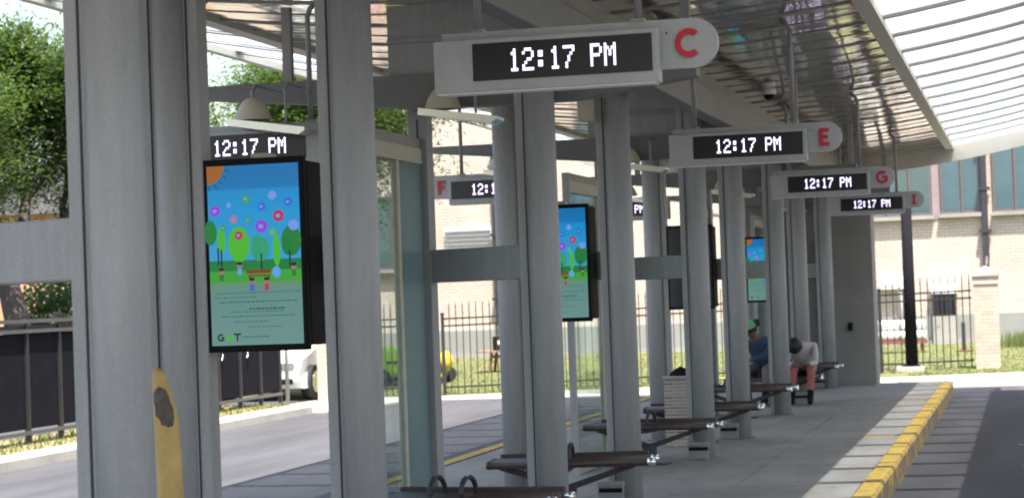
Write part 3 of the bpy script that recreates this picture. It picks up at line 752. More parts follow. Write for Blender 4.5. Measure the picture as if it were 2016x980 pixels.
struct(MB().prism([(-13.2, 33.2), (-11.2, 33.2), (-10.3, 37.5), (-13.2, 37.5)], 'z', -.5, -.17).build('driveway_apron', m_conc_l))
struct(MB().box(-60, -12.75, -30, 38, -.5, -.14).build('car_park', m_asph))
struct(MB().box(-13.0, -11.6, -30, 33.2, -.5, -.04).build('verge', m_verge))
vk = struct(MB().box(-11.6, -11.585, -30, 33.2, -.5, -.06).build('verge_kerb', m_conc_l))
kv = MB().prism([(-.0, -.4), (.16, -.4), (.16, -.09), (.13, -.03), (0, -.03)], 'y', .004, 1.496).mesh('kerb_stone'); kv.materials.append(m_conc_l)
for i in range(12): link('kerb_stone', kv, vk, (-11.584, 15.2 + i*1.5, 0))
# grass blades
def blades(name, pts, hmin, hmax, seed):
    rnd = random.Random(seed); mb = MB()
    for x, y, z in pts:
        h = rnd.uniform(hmin, hmax); a = rnd.uniform(0, math.pi); w = .012; dx, dy = math.cos(a)*w, math.sin(a)*w; lx, ly = rnd.uniform(-.04, .04), rnd.uniform(-.04, .04)
        mb.v += [(x-dx, y-dy, z-.01), (x+dx, y+dy, z-.01), (x+lx, y+ly, z+h)]; b = len(mb.v) - 3; mb.f.append((b, b+1, b+2)); mb.sm.append(False)
    me = bpy.data.meshes.new(name); me.from_pydata(mb.v, [], mb.f); me.materials.append(m_blade); return link(name, me)
rnd = random.Random(11); pts = []
for _ in range(26000):
    x = rnd.uniform(-13.5, 2); y = 37.6 + 12 * rnd.random()**1.6
    if -3.45 < x < -2.1 and y < 38.95: continue
    pts.append((x, y, lawn_z(x, y)))
tag(blades('lawn_grass', pts, .015, .05, 1), 'short green grass of the lawn before the brick building', 'grass', kind='stuff')
pts = [(rnd.uniform(-12.9, -11.65), rnd.uniform(20, 33.1), -.04) for _ in range(3500)]
tag(blades('verge_grass', pts, .02, .07, 2), 'dry patchy grass on the verge below the black fence', 'grass', kind='stuff')
pts = [(rnd.gauss(.4, .5), 47 + rnd.uniform(0, 2.4), .1) for _ in range(1800)]
tag(blades('tall_weeds', pts, .15, .40, 3), 'taller weeds along the concrete base right of the brick pier', 'weeds', kind='stuff')

# ------------------------------------------------------------------ cream brick building
bd = thing('brick_building', 'long cream brick building with high window band behind the iron fence', 'building', (0, 50.2, 0))
MB().box(-15.9, 26, 0, 9, .80, 9.5).build('wall', m_brick, bd)
MB().box(-20.5, -15.901, .05, 9, .80, 3.3).build('low_wing', m_brick, bd)
MB().box(-20.5, 26, -.06, 8.9, -.3, .80).build('concrete_base', mat('base_concrete', (.235, .235, .22), .85, 0, .1, 1.2, .2, 30), bd)
MB().box(-20.5, 26, -.12, -.0605, -.3, .22).build('plinth', m_conc, bd)
MB().box(-16.1, 26, -.3, 9.3, 9.5, 9.9).build('parapet', m_conc_l, bd)
m_wframe = mat('window_frame', (.13, .11, .115), .5, .2, .1, 8)
def window(x0, x1, z0, z1, nm, teal=True):
    f = MB().box(x0, x1, -.03, -.004, z0, z1).build('window', m_wframe, bd)
    w = (x1 - x0) / nm
    for i in range(nm):
        a, b = x0 + i*w + .05, x0 + (i+1)*w - .05
        MB().box(a, b, -.034, -.0305, z0 + .08, z1 - .06).build('pane', m_pane_teal if teal else m_wpane, f)
        MB().box(a - .05, a - .001, -.075, -.031, z0, z1).build('mullion', m_wframe, f)
    MB().box(x0 - .05, x1 + .05, -.16, -.0305, z0 - .09, z0 - .001).build('sill', m_conc, f)
window(-3.6, -2.05, 3.1, 5.1, 3, False)
window(-1.84, -.92, 3.12, 5.1, 2); window(-.66, .30, 3.12, 5.1, 2); window(.6, 1.6, 3.12, 5.1, 2); window(1.9, 2.9, 3.12, 5.1, 2)
MB().box(-2.04, -1.86, -.02, -.002, 3.0, 5.1).build('pier_strip', mat('mauve_panel', (.26, .20, .20), .6), bd)
for x0 in (-10.7, -15.75): window(x0, x0 + 1.35, 2.35, 4.15, 2, x0 == -10.7)
window(-18.6, -17.3, 1.2, 2.2, 2, False)
# louvre on the left part
lv = MB().box(-13.75, -12.55, -.02, -.003, 2.62, 3.28).build('louvre', m_white, bd)
for i in range(6): MB().box(-13.72, -12.58, -.10, -.021, 2.66 + i*.105, 2.70 + i*.105).build('louvre_blade', m_rod, lv)
def downpipe(x, z0, z1, w):
    MB().box(x - w/2, x + w/2, -.18, -.062, z0, z1, .01).build('downpipe', m_darkmetal, bd)
    for z in (z0 + .6, (z0+z1)/2, z1 - .5): MB().box(x - w, x + w, -.20, -.0615, z, z + .07).build('pipe_clamp', m_darkmetal, bd)
downpipe(-12.42, .9, 5.2, .13); downpipe(-.86, 2.05, 5.2, .14); downpipe(-8.4, .9, 5.2, .13)
MB().tube([(-.86, -.12, 2.1), (-.87, -.16, 1.9), (-.9, -.3, 1.8)], .07, 10).build('pipe_shoe', m_darkmetal, bd)
# wall fittings
vt = thing('wall_vent', 'dark wall vent with white lintel low on the brick wall, left of the right pier', 'vent', (-1.85, 50.1, 1.0))
MB().box(-.27, .27, -.10, -.004, -.22, .28).build('frame', m_darkmetal, vt); 
for i in range(5): MB().box(-.23 + i*.1, -.17 + i*.1, -.125, -.1005, -.18, .24).build('bar', m_black, vt)
MB().box(-.30, .30, -.12, .095, .29, .52).build('lintel', m_white, vt)
MB().box(-.27, .27, -.14, -.004, -.9, -.225).build('apron_panel', m_conc, vt)
cd = thing('wall_conduit', 'white box and grey conduits on the wall beside the dark pole', 'conduit', (-2.75, 50.12, 0))
MB().box(-.55, .06, -.14, -.002, 1.42, 1.72, .02).build('box', m_white, cd)
for x in (-.08, .02): MB().tube([(x, -.08, .3), (x, -.08, 1.415)], .035, 8).build('pipe', m_conc, cd)
MB().tube([(-.6, -.18, 1.5), (-.15, -.18, 1.5), (-.12, -.18, 1.45), (-.12, -.18, .3)], .02, 8).build('pipe', m_rod, cd)

pr = thing('pipe_rack', 'white pipes stacked on a rust-brown trestle behind the fence', 'pipes', (-2.55, 46.5, lawn_z(-2.5, 46.5)))
for z, y in ((.37, .08), (.37, -.12), (.60, .0)):
    MB().tube([(-1.2, y, z), (.42, y, z)], .095, 14).build('white_pipe', m_white, pr)
    for x in (-.7, -.15, .2): MB().tube([(x, y, z), (x + .05, y, z)], .102, 14).build('coupling', m_conc_l, pr)
MB().box(-1.25, .44, -.24, .2, .19, .272).build('trestle_beam', m_rust, pr)
for x in (-1.0, .3): 
    for y in (-.2, .12): MB().box(x, x + .06, y, y + .06, -.05, .189).build('trestle_leg', m_rust, pr)
sp2 = thing('rusty_stub_post', 'short rusty post on a foot near the brick pier', 'post', (-1.33, 46, lawn_z(-1.3, 46)))
MB().box(-.04, .04, -.04, .04, .04, .62).build('shaft', m_darkmetal, sp2); MB().box(-.16, .16, -.1, .1, 0, .04).build('foot', m_rust, sp2)

# dark lamp pole on concrete foot
pl = thing('dark_pole', 'dark steel pole on a white concrete foot beyond the platform end', 'pole', (-2.08, 39.5, -.07))
MB().tube([(0, 0, .14), (0, 0, 3.05)], [.115, .095], 20).build('shaft', mat('pole_paint', (.012, .011, .014), .9, spec=.08), pl)
MB().box(-.16, .16, -.16, .16, .12, .139).build('base_flange', m_darkmetal, pl)
MB().box(-.28, .22, -.25, .25, -.1, .119, .02).build('concrete_foot', m_conc_l, pl)
for x in (-.12, .12): MB().tube([(x, -.12, .1391), (x, -.12, .19)], .018, 8).build('bolt', m_darkmetal, pl)

# brick piers
def pier(x, y, z, h, label):
    t = thing('brick_pier', label, 'pier', (x, y, z), 'brick gate piers')
    MB().box(-.215, .215, -.215, .215, -.3, h).build('shaft', m_pier, t)
    MB().box(-.235, .235, -.235, .235, h + .0005, h + .14).build('neck', m_pier, t)
    mb = MB().box(-.26, .26, -.26, .26, h + .141, h + .20)
    mb.add([(-.26, -.26, h+.2005), (.26, -.26, h+.2005), (.26, .26, h+.2005), (-.26, .26, h+.2005), (0, 0, h + .33)], [(0,1,4), (1,2,4), (2,3,4), (3,0,4), (0,3,2,1)])
    mb.build('cap', m_conc_l, t)
pier(-.72, 39.7, -.05, 1.55, 'cream brick pier with stone cap at the right end of the iron fence')
pier(-12.30, 36.9, -.16, 1.6, 'brick pier by the driveway, below the nearest display')

# iron picket fence
def iron_fence(x0, y0, x1, y1, label, z_of, pick=.125):
    t = thing('iron_fence', label, 'fence', (x0, y0, 0))
    L = math.hypot(x1-x0, y1-y0); n = int(L / pick); dx, dy = (x1-x0)/L, (y1-y0)/L
    ang = math.atan2(dy, dx)
    pk = MB()
    pk.box(-.009, .009, -.009, .009, .03, 1.6); pk.tube([(0, 0, 1.6), (0, -.01, 1.66), (0, -.03, 1.72)], [.009, .008, .003], 6)
    pk_me = shared(pk, 'picket', m_fence)
    po_me = shared(MB().box(-.03, .03, -.03, .03, -.2, 1.5).box(-.036, .036, -.036, .036, 1.5, 1.53), 'fence_post', m_fence)
    for i in range(n + 1):
        s = i * pick; z = z_of(x0 + dx*s, y0 + dy*s)
        o = link('fence_post' if i % 16 == 0 else 'picket', po_me if i % 16 == 0 else pk_me, t, (dx*s, dy*s, z)); o.rotation_euler.z = ang
    for zz in (.14, 1.27, 1.40):
        za, zb = z_of(x0, y0), z_of(x1, y1); mb = MB()
        px, py = -dy*.014, dx*.014
        v = []
        for (xx, yy, z) in ((0, 0, za), (x1-x0, y1-y0, zb)):
            v += [(xx-px, yy-py, z+zz), (xx+px, yy+py, z+zz), (xx+px, yy+py, z+zz+.03), (xx-px, yy-py, z+zz+.03)]
        mb.add(v, [(0,1,2,3), (4,7,6,5), (0,4,5,1), (1,5,6,2), (2,6,7,3), (3,7,4,0)]); mb.build('rail', m_fence, t)
fz = lambda x, y: lawn_z(x, y) + .0
iron_fence(-10.5, 38.0, -.98, 39.65, 'black iron picket fence across the lawn before the brick building', fz)
iron_fence(-12.05, 36.95, -11.1, 37.6, 'short run of iron fence right of the driveway pier', lambda x, y: -.17)

# black fence with privacy panels on the left
bf = thing('black_fence', 'black privacy fence along the verge on the left', 'fence', (-12.25, 20.0, -.05))
po = shared(MB().box(-.03, .03, -.03, .03, 0, 1.62).box(-.038, .038, -.038, .038, 1.62, 1.66), 'fence_post', m_fence)
pn = shared(MB().box(-.012, .0, .04, .89, .20, 1.40), 'privacy_panel', m_privacy)
tw = shared(MB().box(-.015, .005, .04, .89, 1.435, 1.50), 'scroll_strip', m_fence)
sk = shared(MB().box(-.006, .006, -.006, .006, 1.566, 1.64), 'spike', m_fence)
for i in range(16):
    y = i * .93
    link('fence_post', po, bf, (0, y, 0))
    if i < 15:
        link('privacy_panel', pn, bf, (0, y, 0)); link('scroll_strip', tw, bf, (0, y, 0))
        if y > 4:
            for k in range(1, 8): link('spike', sk, bf, (0, y + k*.116, 0))
for z in (.13, 1.405, 1.53):
    MB().box(.012, .05, 0, 13.95, z, z + .045).build('rail', m_rail_l, bf)
for y in (11.2, 12.3):
    mb = MB(); mb.tube([(.02, y + .14*math.cos(a), .92 + .14*math.sin(a)) for a in [R(-60 + 120*i/8) for i in range(9)]], .012, 6); mb.build('pull_handle', m_chrome, bf)
    MB().tube([(.02, y - .1, 1.22), (.035, y + .12, 1.20)], .014, 6).build('latch', m_chrome, bf)

sg = thing('grey_sign_post', 'slim grey post at the end of the black fence', 'post', (-12.35, 34.6, -.1))
MB().tube([(0, 0, -.1), (0, 0, 2.2)], .035, 10).build('shaft', m_conc, sg)
MB().tube([(0, 0, 2.2), (0, 0, 2.23)], .045, 10).build('cap', m_rod, sg)

# ------------------------------------------------------------------ white car
car = thing('white_car', 'white parked car at the end of the black fence', 'car', (-13.55, 38.3, -.14))
side = [(-2.1, .35), (-2.12, .55), (-2.0, .72), (-1.0, .92), (-.35, 1.36), (.3, 1.45), (1.2, 1.40), (1.8, 1.02), (2.1, .95), (2.12, .4), (1.9, .24), (-1.95, .22)]
def car_body():
    mb = MB(); n = len(side)
    for x, inset in ((-.86, .0), (-.80, .03), (.80, .03), (.86, .0)):
        pass
    xsx = [(-.82, 1), (-.87, .0), (.87, .0), (.82, 1)]
    vs = []
    for x, ins in ((-.84, .04), (-.88, 0), (.88, 0), (.84, .04)):
        for y, z in side:
            k = max(0, z - .85) * .30
            vs.append((x - math.copysign(k, x), y, z + (ins if z > 1.3 else 0) * .3))
    fs = [tuple(range(n)), tuple(reversed(range(3*n, 4*n)))]
    for j in range(3):
        for i in range(n): i2 = (i+1) % n; fs.append((j*n+i, j*n+i2, (j+1)*n+i2, (j+1)*n+i))
    return mb.add(vs, fs)
car_body().build('body', mat('car_paint', (.75, .75, .75), .2, 0, .02, 3, spec=.8), car)
MB().add([(-.66, -1.0, .955), (.66, -1.0, .955), (.60, -.40, 1.36), (-.60, -.40, 1.36)], [(0,1,2,3)]).build('windscreen', m_wpane, car)
for s in (-1, 1):
    MB().box(s*.62 - .17, s*.62 + .17, -2.135, -2.06, .56, .68, .02).build('headlight', m_chrome, car)
    MB().box(s*.62 - .12, s*.62 + .12, -2.14, -2.07, .30, .40, .02).build('fog_lamp', m_black, car)
    for y in (-1.3, 1.3):
        w = MB().tube([(s*.70, y, .31), (s*.90, y, .31)], .31, 20).build('wheel', m_rubber, car)
        MB().tube([(s*.901, y, .31), (s*.91, y, .31)], .2, 16).build('rim', m_chrome, w)
    MB().sphere((s*1.0, -.55, .98), (.10, .06, .07), 10, 6).build('mirror', m_white, car)
    MB().add([(s*.861, -.9, .955), (s*.80, -.35, 1.30), (s*.80, 1.1, 1.32), (s*.861, 1.6, 1.0)], [(0,1,2,3)]).build('side_window', m_wpane, car)
MB().box(-.45, .45, -2.14, -2.09, .36, .50, .015).build('grille', m_black, car)
MB().box(-.26, .26, -2.15, -2.141, .42, .52).build('number_plate', m_white, car)

# ------------------------------------------------------------------ lime machine on the lawn
lm = thing('lime_machine', 'lime green wheeled garden machine with yellow end, behind the glass windscreen', 'machine', (-12.3, 41.6, lawn_z(-12.3, 41.6) + .02))
MB().box(-.62, .10, -.3, .3, .14, .76, .10).build('hood', m_lime, lm)
MB().box(.102, .42, -.26, .26, .18, .56, .03).build('engine', m_darkmetal, lm)
MB().box(.10, .46, -.22, .22, .5605, .66, .03).build('fuel_tank', m_tan, lm)
MB().tube([(.421, 0, .45), (.72, 0, .45)], .08, 14).build('shaft_cover', m_darkmetal, lm)
MB().sphere((.84, 0, .42), (.15, .20, .22), 16, 10).build('hopper', m_yellow, lm)
for x in (-.4, .25, .80):
    for s in (-1, 1):
        w = MB().tube([(x, s*.30, .16), (x, s*.40, .16)], .16, 16).build('wheel', m_rubber, lm); MB().tube([(x, s*.401, .16), (x, s*.41, .16)], .07, 12).build('hub', m_yellow, w)
MB().box(-.30, .16, -.315, -.301, .42, .46).build('trim_strip', m_black, lm)

# workbench with tool, on the lawn
wb = thing('work_table', 'small brown work table on the lawn behind the fence', 'table', (-10.95, 44.5, lawn_z(-10.9, 44.5)))
MB().box(-.55, .45, -.3, .3, .42, .46).build('table_top', mat('table_wood', (.30, .17, .12), .7, 0, .2, 8), wb)
for x in (-.30, .35):
    for y in (-.24, .2): MB().prism([(x, 0), (x + .05, 0), (x + .11, .419), (x + .05, .419)], 'y', y, y + .05).build('leg', m_rust, wb)
MB().box(-.3, .35, -.05, .05, .30, .36).build('stretcher', m_rust, wb)
tl = thing('black_tool_box', 'black squarish tool case standing on the work table', 'tool', (-10.95, 44.5, lawn_z(-10.9, 44.5) + .461))
MB().box(-.22, .10, -.12, .12, 0.0, .30, .02).build('case', m_black, tl)
MB().tube([(-.06, -.1205, .17), (-.06, -.125, .17)], .05, 14).build('white_dial', m_white, tl)
MB().box(.102, .24, -.08, .08, .04, .12, .01).build('spout', m_black, tl)
bgk = thing('black_bag', 'black bag slumped under the work table', 'bag', (-10.72, 44.55, lawn_z(-10.7, 44.5)))
mb = MB().sphere((0, 0, .17), (.2, .16, .2), 14, 9); rnd = random.Random(4)
mb.v = [(x*rnd.uniform(.9, 1.05), y*rnd.uniform(.9, 1.05), max(0, z)) for x, y, z in mb.v]; mb.build('sack', m_black, bgk)
MB().tube([(-.08, 0, .33), (-.05, 0, .40), (.05, 0, .40), (.08, 0, .33)], .012, 6).build('strap', m_black, bgk)

# ------------------------------------------------------------------ orange brick house far left
ho = thing('orange_brick_house', 'orange brick house far off behind the black fence', 'house', (-31, 66, -.3))
MB().box(-5, 9.5, 0, 9, 0, 5.2).build('wall', m_brick_o, ho)
MB().add([(-5.5, -.5, 5.2), (10, -.5, 5.2), (10, 9.5, 5.2), (-5.5, 9.5, 5.2), (-1, 4.5, 8), (5.5, 4.5, 8)], [(0,1,5,4), (1,2,5), (2,3,4,5), (3,0,4), (0,3,2,1)]).build('roof', mat('shingle', (.045, .04, .04), .9, 0, .3, 6), ho)
for x in (-3.5, 6.9):
    f = MB().box(x, x + 1.2, -.05, -.003, 2.6, 4.2).build('window', m_white, ho); MB().box(x + .1, x + 1.1, -.056, -.0505, 2.7, 4.1).build('pane', m_wpane, f)
MB().box(1.0, 2.0, -.06, -.003, 0, 2.1).build('door', m_darkmetal, ho)

# ------------------------------------------------------------------ trees
def tree(label, base, segs, nleaf, seed, leaf=.10, clump=.55, minz=1.9, big=1.15):
    rnd = random.Random(seed); t = thing('locust_tree', label, 'tree', base, 'locust trees behind the fence')
    trunk = MB(); tips = []
    def grow(p, d, L, r, depth):
        pts = [p]; rs = [r]; q = p.copy(); dd = d.copy(); k = 4
        for i in range(k):
            dd = (dd + Vector((rnd.uniform(-.22, .22), rnd.uniform(-.22, .22), rnd.uniform(-.06, .14)))).normalized()
            q = q + dd * L / k; pts.append(q.copy()); rs.append(r * (1 - .42*(i+1)/k))
            if depth >= 2: tips.append((q.copy(), depth))
        trunk.tube(pts, rs, 8 if depth < 2 else 5, cap=False)
        if depth >= segs: tips.append((q, depth)); return
        for _ in range(3 if depth < 2 else rnd.choice((2, 3))):
            a = rnd.uniform(0, 2*math.pi); sp_ = rnd.uniform(.45, 1.0)
            nd = (dd + Vector((math.cos(a)*sp_, math.sin(a)*sp_, rnd.uniform(-.25, .35)))).normalized()
            grow(q, nd, L * rnd.uniform(.62, .85), rs[-1] * .8, depth + 1)
    grow(Vector((0, 0, 0)), Vector((rnd.uniform(-.1, .1), 0, 1)), 1.9 * big, .27 * big, 0)
    trunk.build('trunk', m_bark, t)
    V = []; F = []; tips = [tp_ for tp_ in tips if tp_[0].z > minz]
    tips += [(tp_[0] - Vector((rnd.uniform(-.5, .5), rnd.uniform(-.5, .5), rnd.uniform(.5, 1.7))), 9) for tp_ in tips if rnd.random() < .22]
    tips = [tp_ for tp_ in tips if tp_[0].z > minz - .3]
    per = nleaf // max(1, len(tips))
    for tp_, dp in tips:
        cs = clump * rnd.uniform(.5, 1.2)
        for _ in range(int(per * rnd.uniform(.4, 1.6))):
            o = Vector((rnd.gauss(0, cs), rnd.gauss(0, cs), rnd.gauss(-.05, cs*.55)))
            c = tp_ + o; a = Vector((rnd.uniform(-1, 1), rnd.uniform(-1, 1), rnd.uniform(-.5, .3))).normalized(); u = a.cross(Vector((rnd.uniform(-.4, .4), rnd.uniform(-.4, .4), 1))).normalized()
            l = leaf * rnd.uniform(.6, 1.3); w = l * .36; b = len(V)
            V += [tuple(c - a*l*.5), tuple(c + u*w*.5), tuple(c + a*l*.5), tuple(c - u*w*.5)]; F.append((b, b+1, b+2, b+3))
    me = bpy.data.meshes.new('crown'); me.from_pydata(V, [], F); me.materials.append(m_leaf); link('crown', me, t)
    return t
tree('big leafy tree filling the upper left corner', (-15.3, 30.5, -.1), 5, 120000, 21, .11, .34)
tree('leafy tree seen above the nearest display', (-15.6, 40.6, -.1), 5, 85000, 5, .13, .48, 1.9, 1.4)
tree('leafy tree farther back at the left edge', (-20.5, 38.0, -.1), 5, 90000, 9, .14, .55, 2.2, 1.3)
def shrub(label, base, r, n, seed):
    rnd = random.Random(seed); t = thing('green_shrub', label, 'shrub', base); V = []; F = []
    st = MB()
    for _ in range(7): st.tube([(0, 0, 0), (rnd.uniform(-.5, .5)*r, rnd.uniform(-.5, .5)*r, r*rnd.uniform(.9, 1.5))], [.03, .01], 5)
    st.build('stem', m_bark, t)
    for _ in range(n):
        d = Vector((rnd.gauss(0, 1), rnd.gauss(0, 1), rnd.gauss(0, 1))).normalized() * r * rnd.uniform(.55, 1.08) ; c = Vector((d.x, d.y, r*1.15 + d.z*1.1))
        a = Vector((rnd.uniform(-1, 1), rnd.uniform(-1, 1), rnd.uniform(-1, 1))).normalized(); u = a.cross(Vector((.3, rnd.uniform(-1, 1), 1))).normalized(); l = .12; b = len(V)
        V += [tuple(c - a*l*.5), tuple(c + u*l*.25), tuple(c + a*l*.5), tuple(c - u*l*.25)]; F.append((b, b+1, b+2, b+3))
    me = bpy.data.meshes.new('foliage'); me.from_pydata(V, [], F); me.materials.append(m_leaf); link('foliage', me, t)
shrub('bright green shrub showing above the black fence beside the nearest column', (-16.5, 35.0, -.1), 1.1, 9000, 3)

# ------------------------------------------------------------------ people
def person(label, loc, rz, J, cols, extra=None, scale=1.0):
    """one continuous skinned body; J maps joint names to local coordinates, body faces -Y"""
    t = thing('person', label, 'person', loc, 'people at the station', rz)
    V, E, RR, TG = [], [], [], []
    idx = {}
    def v(name, co, r, tg): idx[name] = len(V); V.append(Vector(co)); RR.append(r if isinstance(r, tuple) else (r, r)); TG.append(tg)
    def e(*names):
        for a, b in zip(names, names[1:]): E.append((idx[a], idx[b]))
    g = lambda k: Vector(J[k])
    v('pelvis', g('pelvis'), (.15, .115), 'pants'); v('belly', g('pelvis').lerp(g('chest'), .45), (.145, .105), 'shirt'); v('chest', g('chest'), (.165, .11), 'shirt')
    v('neck', g('neck'), .055, 'skin'); v('head0', g('neck').lerp(g('head'), .45), .07, 'skin'); v('head', g('head'), .092, 'skin')
    v('crown', g('head') + (g('head') - g('neck')).normalized()*.06, .075, 'skin')
    e('pelvis', 'belly', 'chest', 'neck', 'head0', 'head', 'crown')
    for s in 'LR':
        sh, el, wr = g('sh' + s), g('el' + s), g('wr' + s)
        v('sh'+s, sh, .062, 'shirt'); v('ua'+s, sh.lerp(el, .5), .052, 'shirt'); v('el'+s, el, .043, cols.get('arm', 'shirt')); v('fa'+s, el.lerp(wr, .5), .038, cols.get('arm', 'shirt')); v('wr'+s, wr, .027, 'skin')
        d = (wr - el).normalized(); side_ = d.cross(Vector((0, 0, 1))); side_ = side_.normalized() if side_.length > .1 else Vector((1, 0, 0))
        v('pm'+s, wr + d*.06, (.036, .022), 'skin')
        e('chest', 'sh'+s, 'ua'+s, 'el'+s, 'fa'+s, 'wr'+s, 'pm'+s)
        for k, (off, ln) in enumerate(((-.027, .065), (-.009, .078), (.009, .072), (.027, .056))):
            a = wr + d*.095 + side_*off; b = a + d*ln*.55 + Vector((0, 0, -.02))
            v(f'f{k}a{s}', a, .0095, 'skin'); v(f'f{k}b{s}', b, .008, 'skin'); e('pm'+s, f'f{k}a{s}', f'f{k}b{s}')
        a = wr + d*.04 + side_*-.045; v('tha'+s, a, .010, 'skin'); v('thb'+s, a + d*.035 + side_*-.012, .008, 'skin'); e('pm'+s, 'tha'+s, 'thb'+s)
        hp_, kn, an, to = g('hp'+s), g('kn'+s), g('an'+s), g('to'+s)
        v('hp'+s, hp_, .095, 'pants'); v('th'+s, hp_.lerp(kn, .5), .082, 'pants'); v('kn'+s, kn, .062, cols.get('knee', 'pants')); v('ca'+s, kn.lerp(an, .4), .056, cols.get('calf', 'pants')); v('an'+s, an, .042, cols.get('ankle', 'shoe')); v('hl'+s, an + Vector((0, .03, -.045)), .038, 'shoe'); v('to'+s, to, (.042, .028), 'shoe')
        e('pelvis', 'hp'+s, 'th'+s, 'kn'+s, 'ca'+s, 'an'+s, 'to'+s); E.append((idx['an'+s], idx['hl'+s]))
    me = bpy.data.meshes.new('body_cage'); me.from_pydata([tuple(p) for p in V], E, []); me.update()
    o = bpy.data.objects.new('body_cage', me); COL.objects.link(o)
    md = o.modifiers.new('skin', 'SKIN'); md.use_smooth_shade = True
    if not me.skin_vertices: me.skin_vertices.new() if hasattr(me.skin_vertices, 'new') else None
    if not me.skin_vertices:
        bm = bmesh.new(); bm.from_mesh(me); bm.verts.layers.skin.verify(); bm.to_mesh(me); bm.free()
    for i, sv in enumerate(me.skin_vertices[0].data): sv.radius = RR[i]; sv.use_root = (i == 0)
    ss = o.modifiers.new('sub', 'SUBSURF'); ss.levels = 2; ss.render_levels = 2
    dg = bpy.context.evaluated_depsgraph_get(); dg.update()
    ev = o.evaluated_get(dg); bm_ = bpy.data.meshes.new_from_object(ev); bm_.name = 'body'
    bpy.data.objects.remove(o)
    keys = ['skin', 'shirt', 'pants', 'shoe', 'sock', 'leg']; bm_.materials.clear()
    for k in keys: bm_.materials.append(cols['mat'].get(k, cols['mat']['skin']))
    for p in bm_.polygons:
        c = p.center; best = min(range(len(V)), key=lambda i: (V[i] - c).length - RR[i][0]*.6); p.material_index = keys.index(TG[best]); p.use_smooth = True
    body = link('body', bm_, t)
    # nose, eyes and ears turn the head into a face
    up = (g('head') - g('neck')).normalized(); fw = Vector(J['face']).normalized(); rt = up.cross(fw).normalized(); hc = g('head')
    mb = MB(); mb.sphere(hc + fw*.098 - up*.015, (.014, .016, .02), 8, 6); mb.build('nose', cols['mat']['skin'], t)
    for s in (-1, 1):
        MB().sphere(hc + fw*.086 + rt*s*.034 + up*.012, .011, 8, 6).build('eye', m_black, t)
        MB().sphere(hc + rt*s*.09 - up*.005, (.014, .02, .028), 8, 6).build('ear', cols['mat']['skin'], t)
    mb = MB(); c = hc + fw*.09 - up*.05; mb.sphere(c, (.022, .008, .006), 8, 5); mb.build('mouth', m_red, t)
    # hair cap: patch of a sphere on the back and top of the head
    hm = MB(); n1, n2 = 16, 9; back = (up*1.0 - fw*.55).normalized(); a1 = back.cross(rt).normalized(); b0_ = len(hm.v)
    for j in range(n2 + 1):
        th = R(108) * j / n2
        for i in range(n1):
            p = 2*math.pi*i/n1; rr = .112 + .006*math.sin(5*p)
            q = hc + up*.02 + (back*math.cos(th) + (a1*math.cos(p) + rt*math.sin(p))*math.sin(th)) * rr; hm.v.append(tuple(q))
    for j in range(n2):
        for i in range(n1): i2 = (i+1) % n1; hm.f.append((j*n1+i, (j+1)*n1+i, (j+1)*n1+i2, j*n1+i2)); hm.sm.append(True)
    hm.build('hair', cols['mat']['hair'], t)
    if extra: extra(t, J, up, fw, rt, hc)
    return t
def cl(name, c): return mat('cloth_' + name, c, .85, 0, .15, 14, .3, 120)
sk_d = mat('skin_deep', (.17, .085, .055), .55, 0, .1, 10); sk_l = mat('skin_light', (.52, .30, .22), .55, 0, .1, 10); hair_b = mat('hair_black', (.012, .010, .010), .5, 0, .3, 40)
def cap_extra(color):
    def f(t, J, up, fw, rt, hc):
        m_ = cl('cap', color); mb = MB(); n1, n2 = 18, 7
        a1 = fw
        for j in range(n2 + 1):
            th = R(88) * j / n2
            for i in range(n1):
                p = 2*math.pi*i/n1; mb.v.append(tuple(hc + up*.035 + (up*math.cos(th) + (a1*math.cos(p) + rt*math.sin(p))*math.sin(th))*.122))
        for j in range(n2):
            for i in range(n1): i2 = (i+1) % n1; mb.f.append((j*n1+i, (j+1)*n1+i, (j+1)*n1+i2, j*n1+i2)); mb.sm.append(True)
        c = mb.build('cap', m_, t)
        mb = MB(); v_ = []
        for dz in (0, .008):
            v_ += [tuple(hc + up*(.04 + dz) + rt*(.10*math.cos(R(180*i/8))) + fw*(.085 + .11*math.sin(R(180*i/8))) - up*.02*math.sin(R(180*i/8))) for i in range(9)]
        mb.add(v_, [tuple(range(9)), tuple(reversed(range(9, 18)))] + [(i, i+1, i+10, i+9) for i in range(8)] + [(8, 0, 9, 17)])
        mb.build('cap_peak', m_, t)
        MB().sphere(hc - fw*.13 + up*.05, .055, 12, 8).build('hair_bun', hair_b, t)
    return f
# seated, turned to the left, leaning over the knees: green cap, blue jacket
J1 = dict(pelvis=(0, 0, .49), chest=(-.02, -.20, .80), neck=(-.06, -.27, .92), head=(-.11, -.33, 1.03), face=(-.85, -.35, -.35),
          shL=(.16, -.17, .84), elL=(.10, -.42, .66), wrL=(-.06, -.58, .62), shR=(-.19, -.20, .84), elR=(-.30, -.42, .68), wrR=(-.20, -.62, .60),
          hpL=(.10, -.02, .47), knL=(.13, -.44, .50), anL=(.12, -.46, .09), toL=(.12, -.62, .035), hpR=(-.10, -.02, .47), knR=(-.14, -.45, .50), anR=(-.12, -.44, .09), toR=(-.14, -.60, .035))
person('seated person in a green cap and blue jacket leaning forward', (-3.47, 29.0, 0), R(-12), J1, {'mat': {'skin': sk_d, 'shirt': cl('denim', (.035, .065, .12)), 'pants': cl('grey_trousers', (.17, .15, .14)), 'shoe': m_black, 'hair': hair_b}}, cap_extra((.16, .42, .24)))
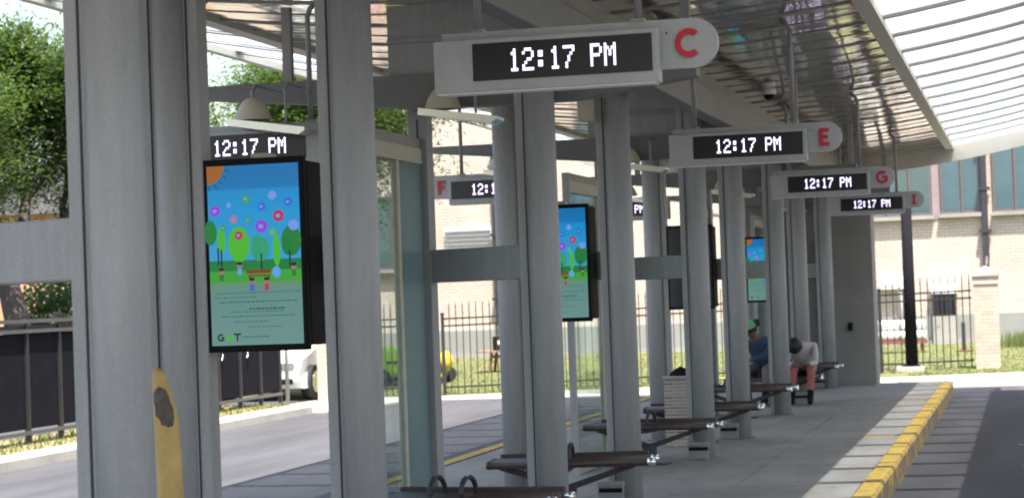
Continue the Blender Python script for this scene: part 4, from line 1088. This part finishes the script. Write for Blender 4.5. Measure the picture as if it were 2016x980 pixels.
# seated, folded forward: white top, black shorts over pinkish leggings, black socks
J2 = dict(pelvis=(0, 0, .49), chest=(-.03, -.24, .74), neck=(-.07, -.36, .80), head=(-.10, -.46, .80), face=(-.2, -.5, -.85),
          shL=(.15, -.24, .78), elL=(.17, -.42, .56), wrL=(.05, -.60, .56), shR=(-.19, -.26, .77), elR=(-.22, -.46, .57), wrR=(-.10, -.62, .55),
          hpL=(.10, -.02, .47), knL=(.11, -.46, .50), anL=(.08, -.50, .10), toL=(.08, -.66, .035), hpR=(-.10, -.02, .47), knR=(-.13, -.45, .50), anR=(-.16, -.44, .10), toR=(-.16, -.60, .035))
person('seated person in a white top bent over, reddish legs and black socks', (-2.96, 28.95, 0), R(4), J2, {'mat': {'skin': sk_d, 'shirt': cl('white', (.50, .46, .48)), 'pants': cl('black_shorts', (.02, .02, .022)), 'leg': cl('red_leg', (.40, .13, .11)), 'sock': m_black, 'shoe': m_black, 'hair': hair_b}, 'knee': 'leg', 'calf': 'leg', 'ankle': 'sock'})
# standing with backpack, mostly hidden by the column
JS = dict(pelvis=(0, 0, .95), chest=(0, 0, 1.30), neck=(0, -.01, 1.50), head=(0, -.03, 1.64), face=(0, -1, 0),
          shL=(.19, 0, 1.40), elL=(.24, .03, 1.12), wrL=(.23, -.06, .88), shR=(-.19, 0, 1.40), elR=(-.24, .03, 1.12), wrR=(-.23, -.06, .88),
          hpL=(.10, 0, .90), knL=(.10, -.02, .50), anL=(.10, 0, .09), toL=(.11, -.16, .035), hpR=(-.10, 0, .90), knR=(-.10, -.02, .50), anR=(-.10, 0, .09), toR=(-.11, -.16, .035))
def pack(t, J, up, fw, rt, hc):
    b = MB().box(-.16, .16, .12, .33, .92, 1.38, .06).build('backpack', m_black, t)
    for s in (-1, 1): MB().tube([(s*.11, .12, 1.05), (s*.12, -.12, 1.15), (s*.12, -.12, 1.35), (s*.11, .12, 1.40)], .014, 6).build('strap', m_black, b)
person('standing person with a black backpack, mostly hidden by the column right of the second display', (-5.86, 31.2, ROAD_Z), R(75), JS, {'mat': {'skin': sk_d, 'shirt': cl('black', (.02, .02, .022)), 'pants': cl('grey_trousers', (.17, .15, .14)), 'shoe': m_black, 'hair': hair_b}}, pack)
def bag(t, J, up, fw, rt, hc):
    b = MB().box(-.36, -.26, -.14, .14, .62, .92, .04).build('shoulder_bag', m_black, t)
    MB().tube([(-.31, -.1, .9), (-.20, -.06, 1.44), (-.31, .1, .9)], .012, 6).build('strap', m_black, b)
person('person in a pink top with a dark bag on the far pavement', (-11.55, 36.6, -.17), R(10), JS, {'mat': {'skin': sk_l, 'shirt': cl('pink', (.55, .28, .30)), 'pants': cl('shorts', (.2, .12, .1)), 'leg': sk_l, 'shoe': m_white, 'hair': mat('hair_brown', (.06, .035, .02), .5)}, 'arm': 'skin', 'knee': 'leg', 'calf': 'leg'}, bag)
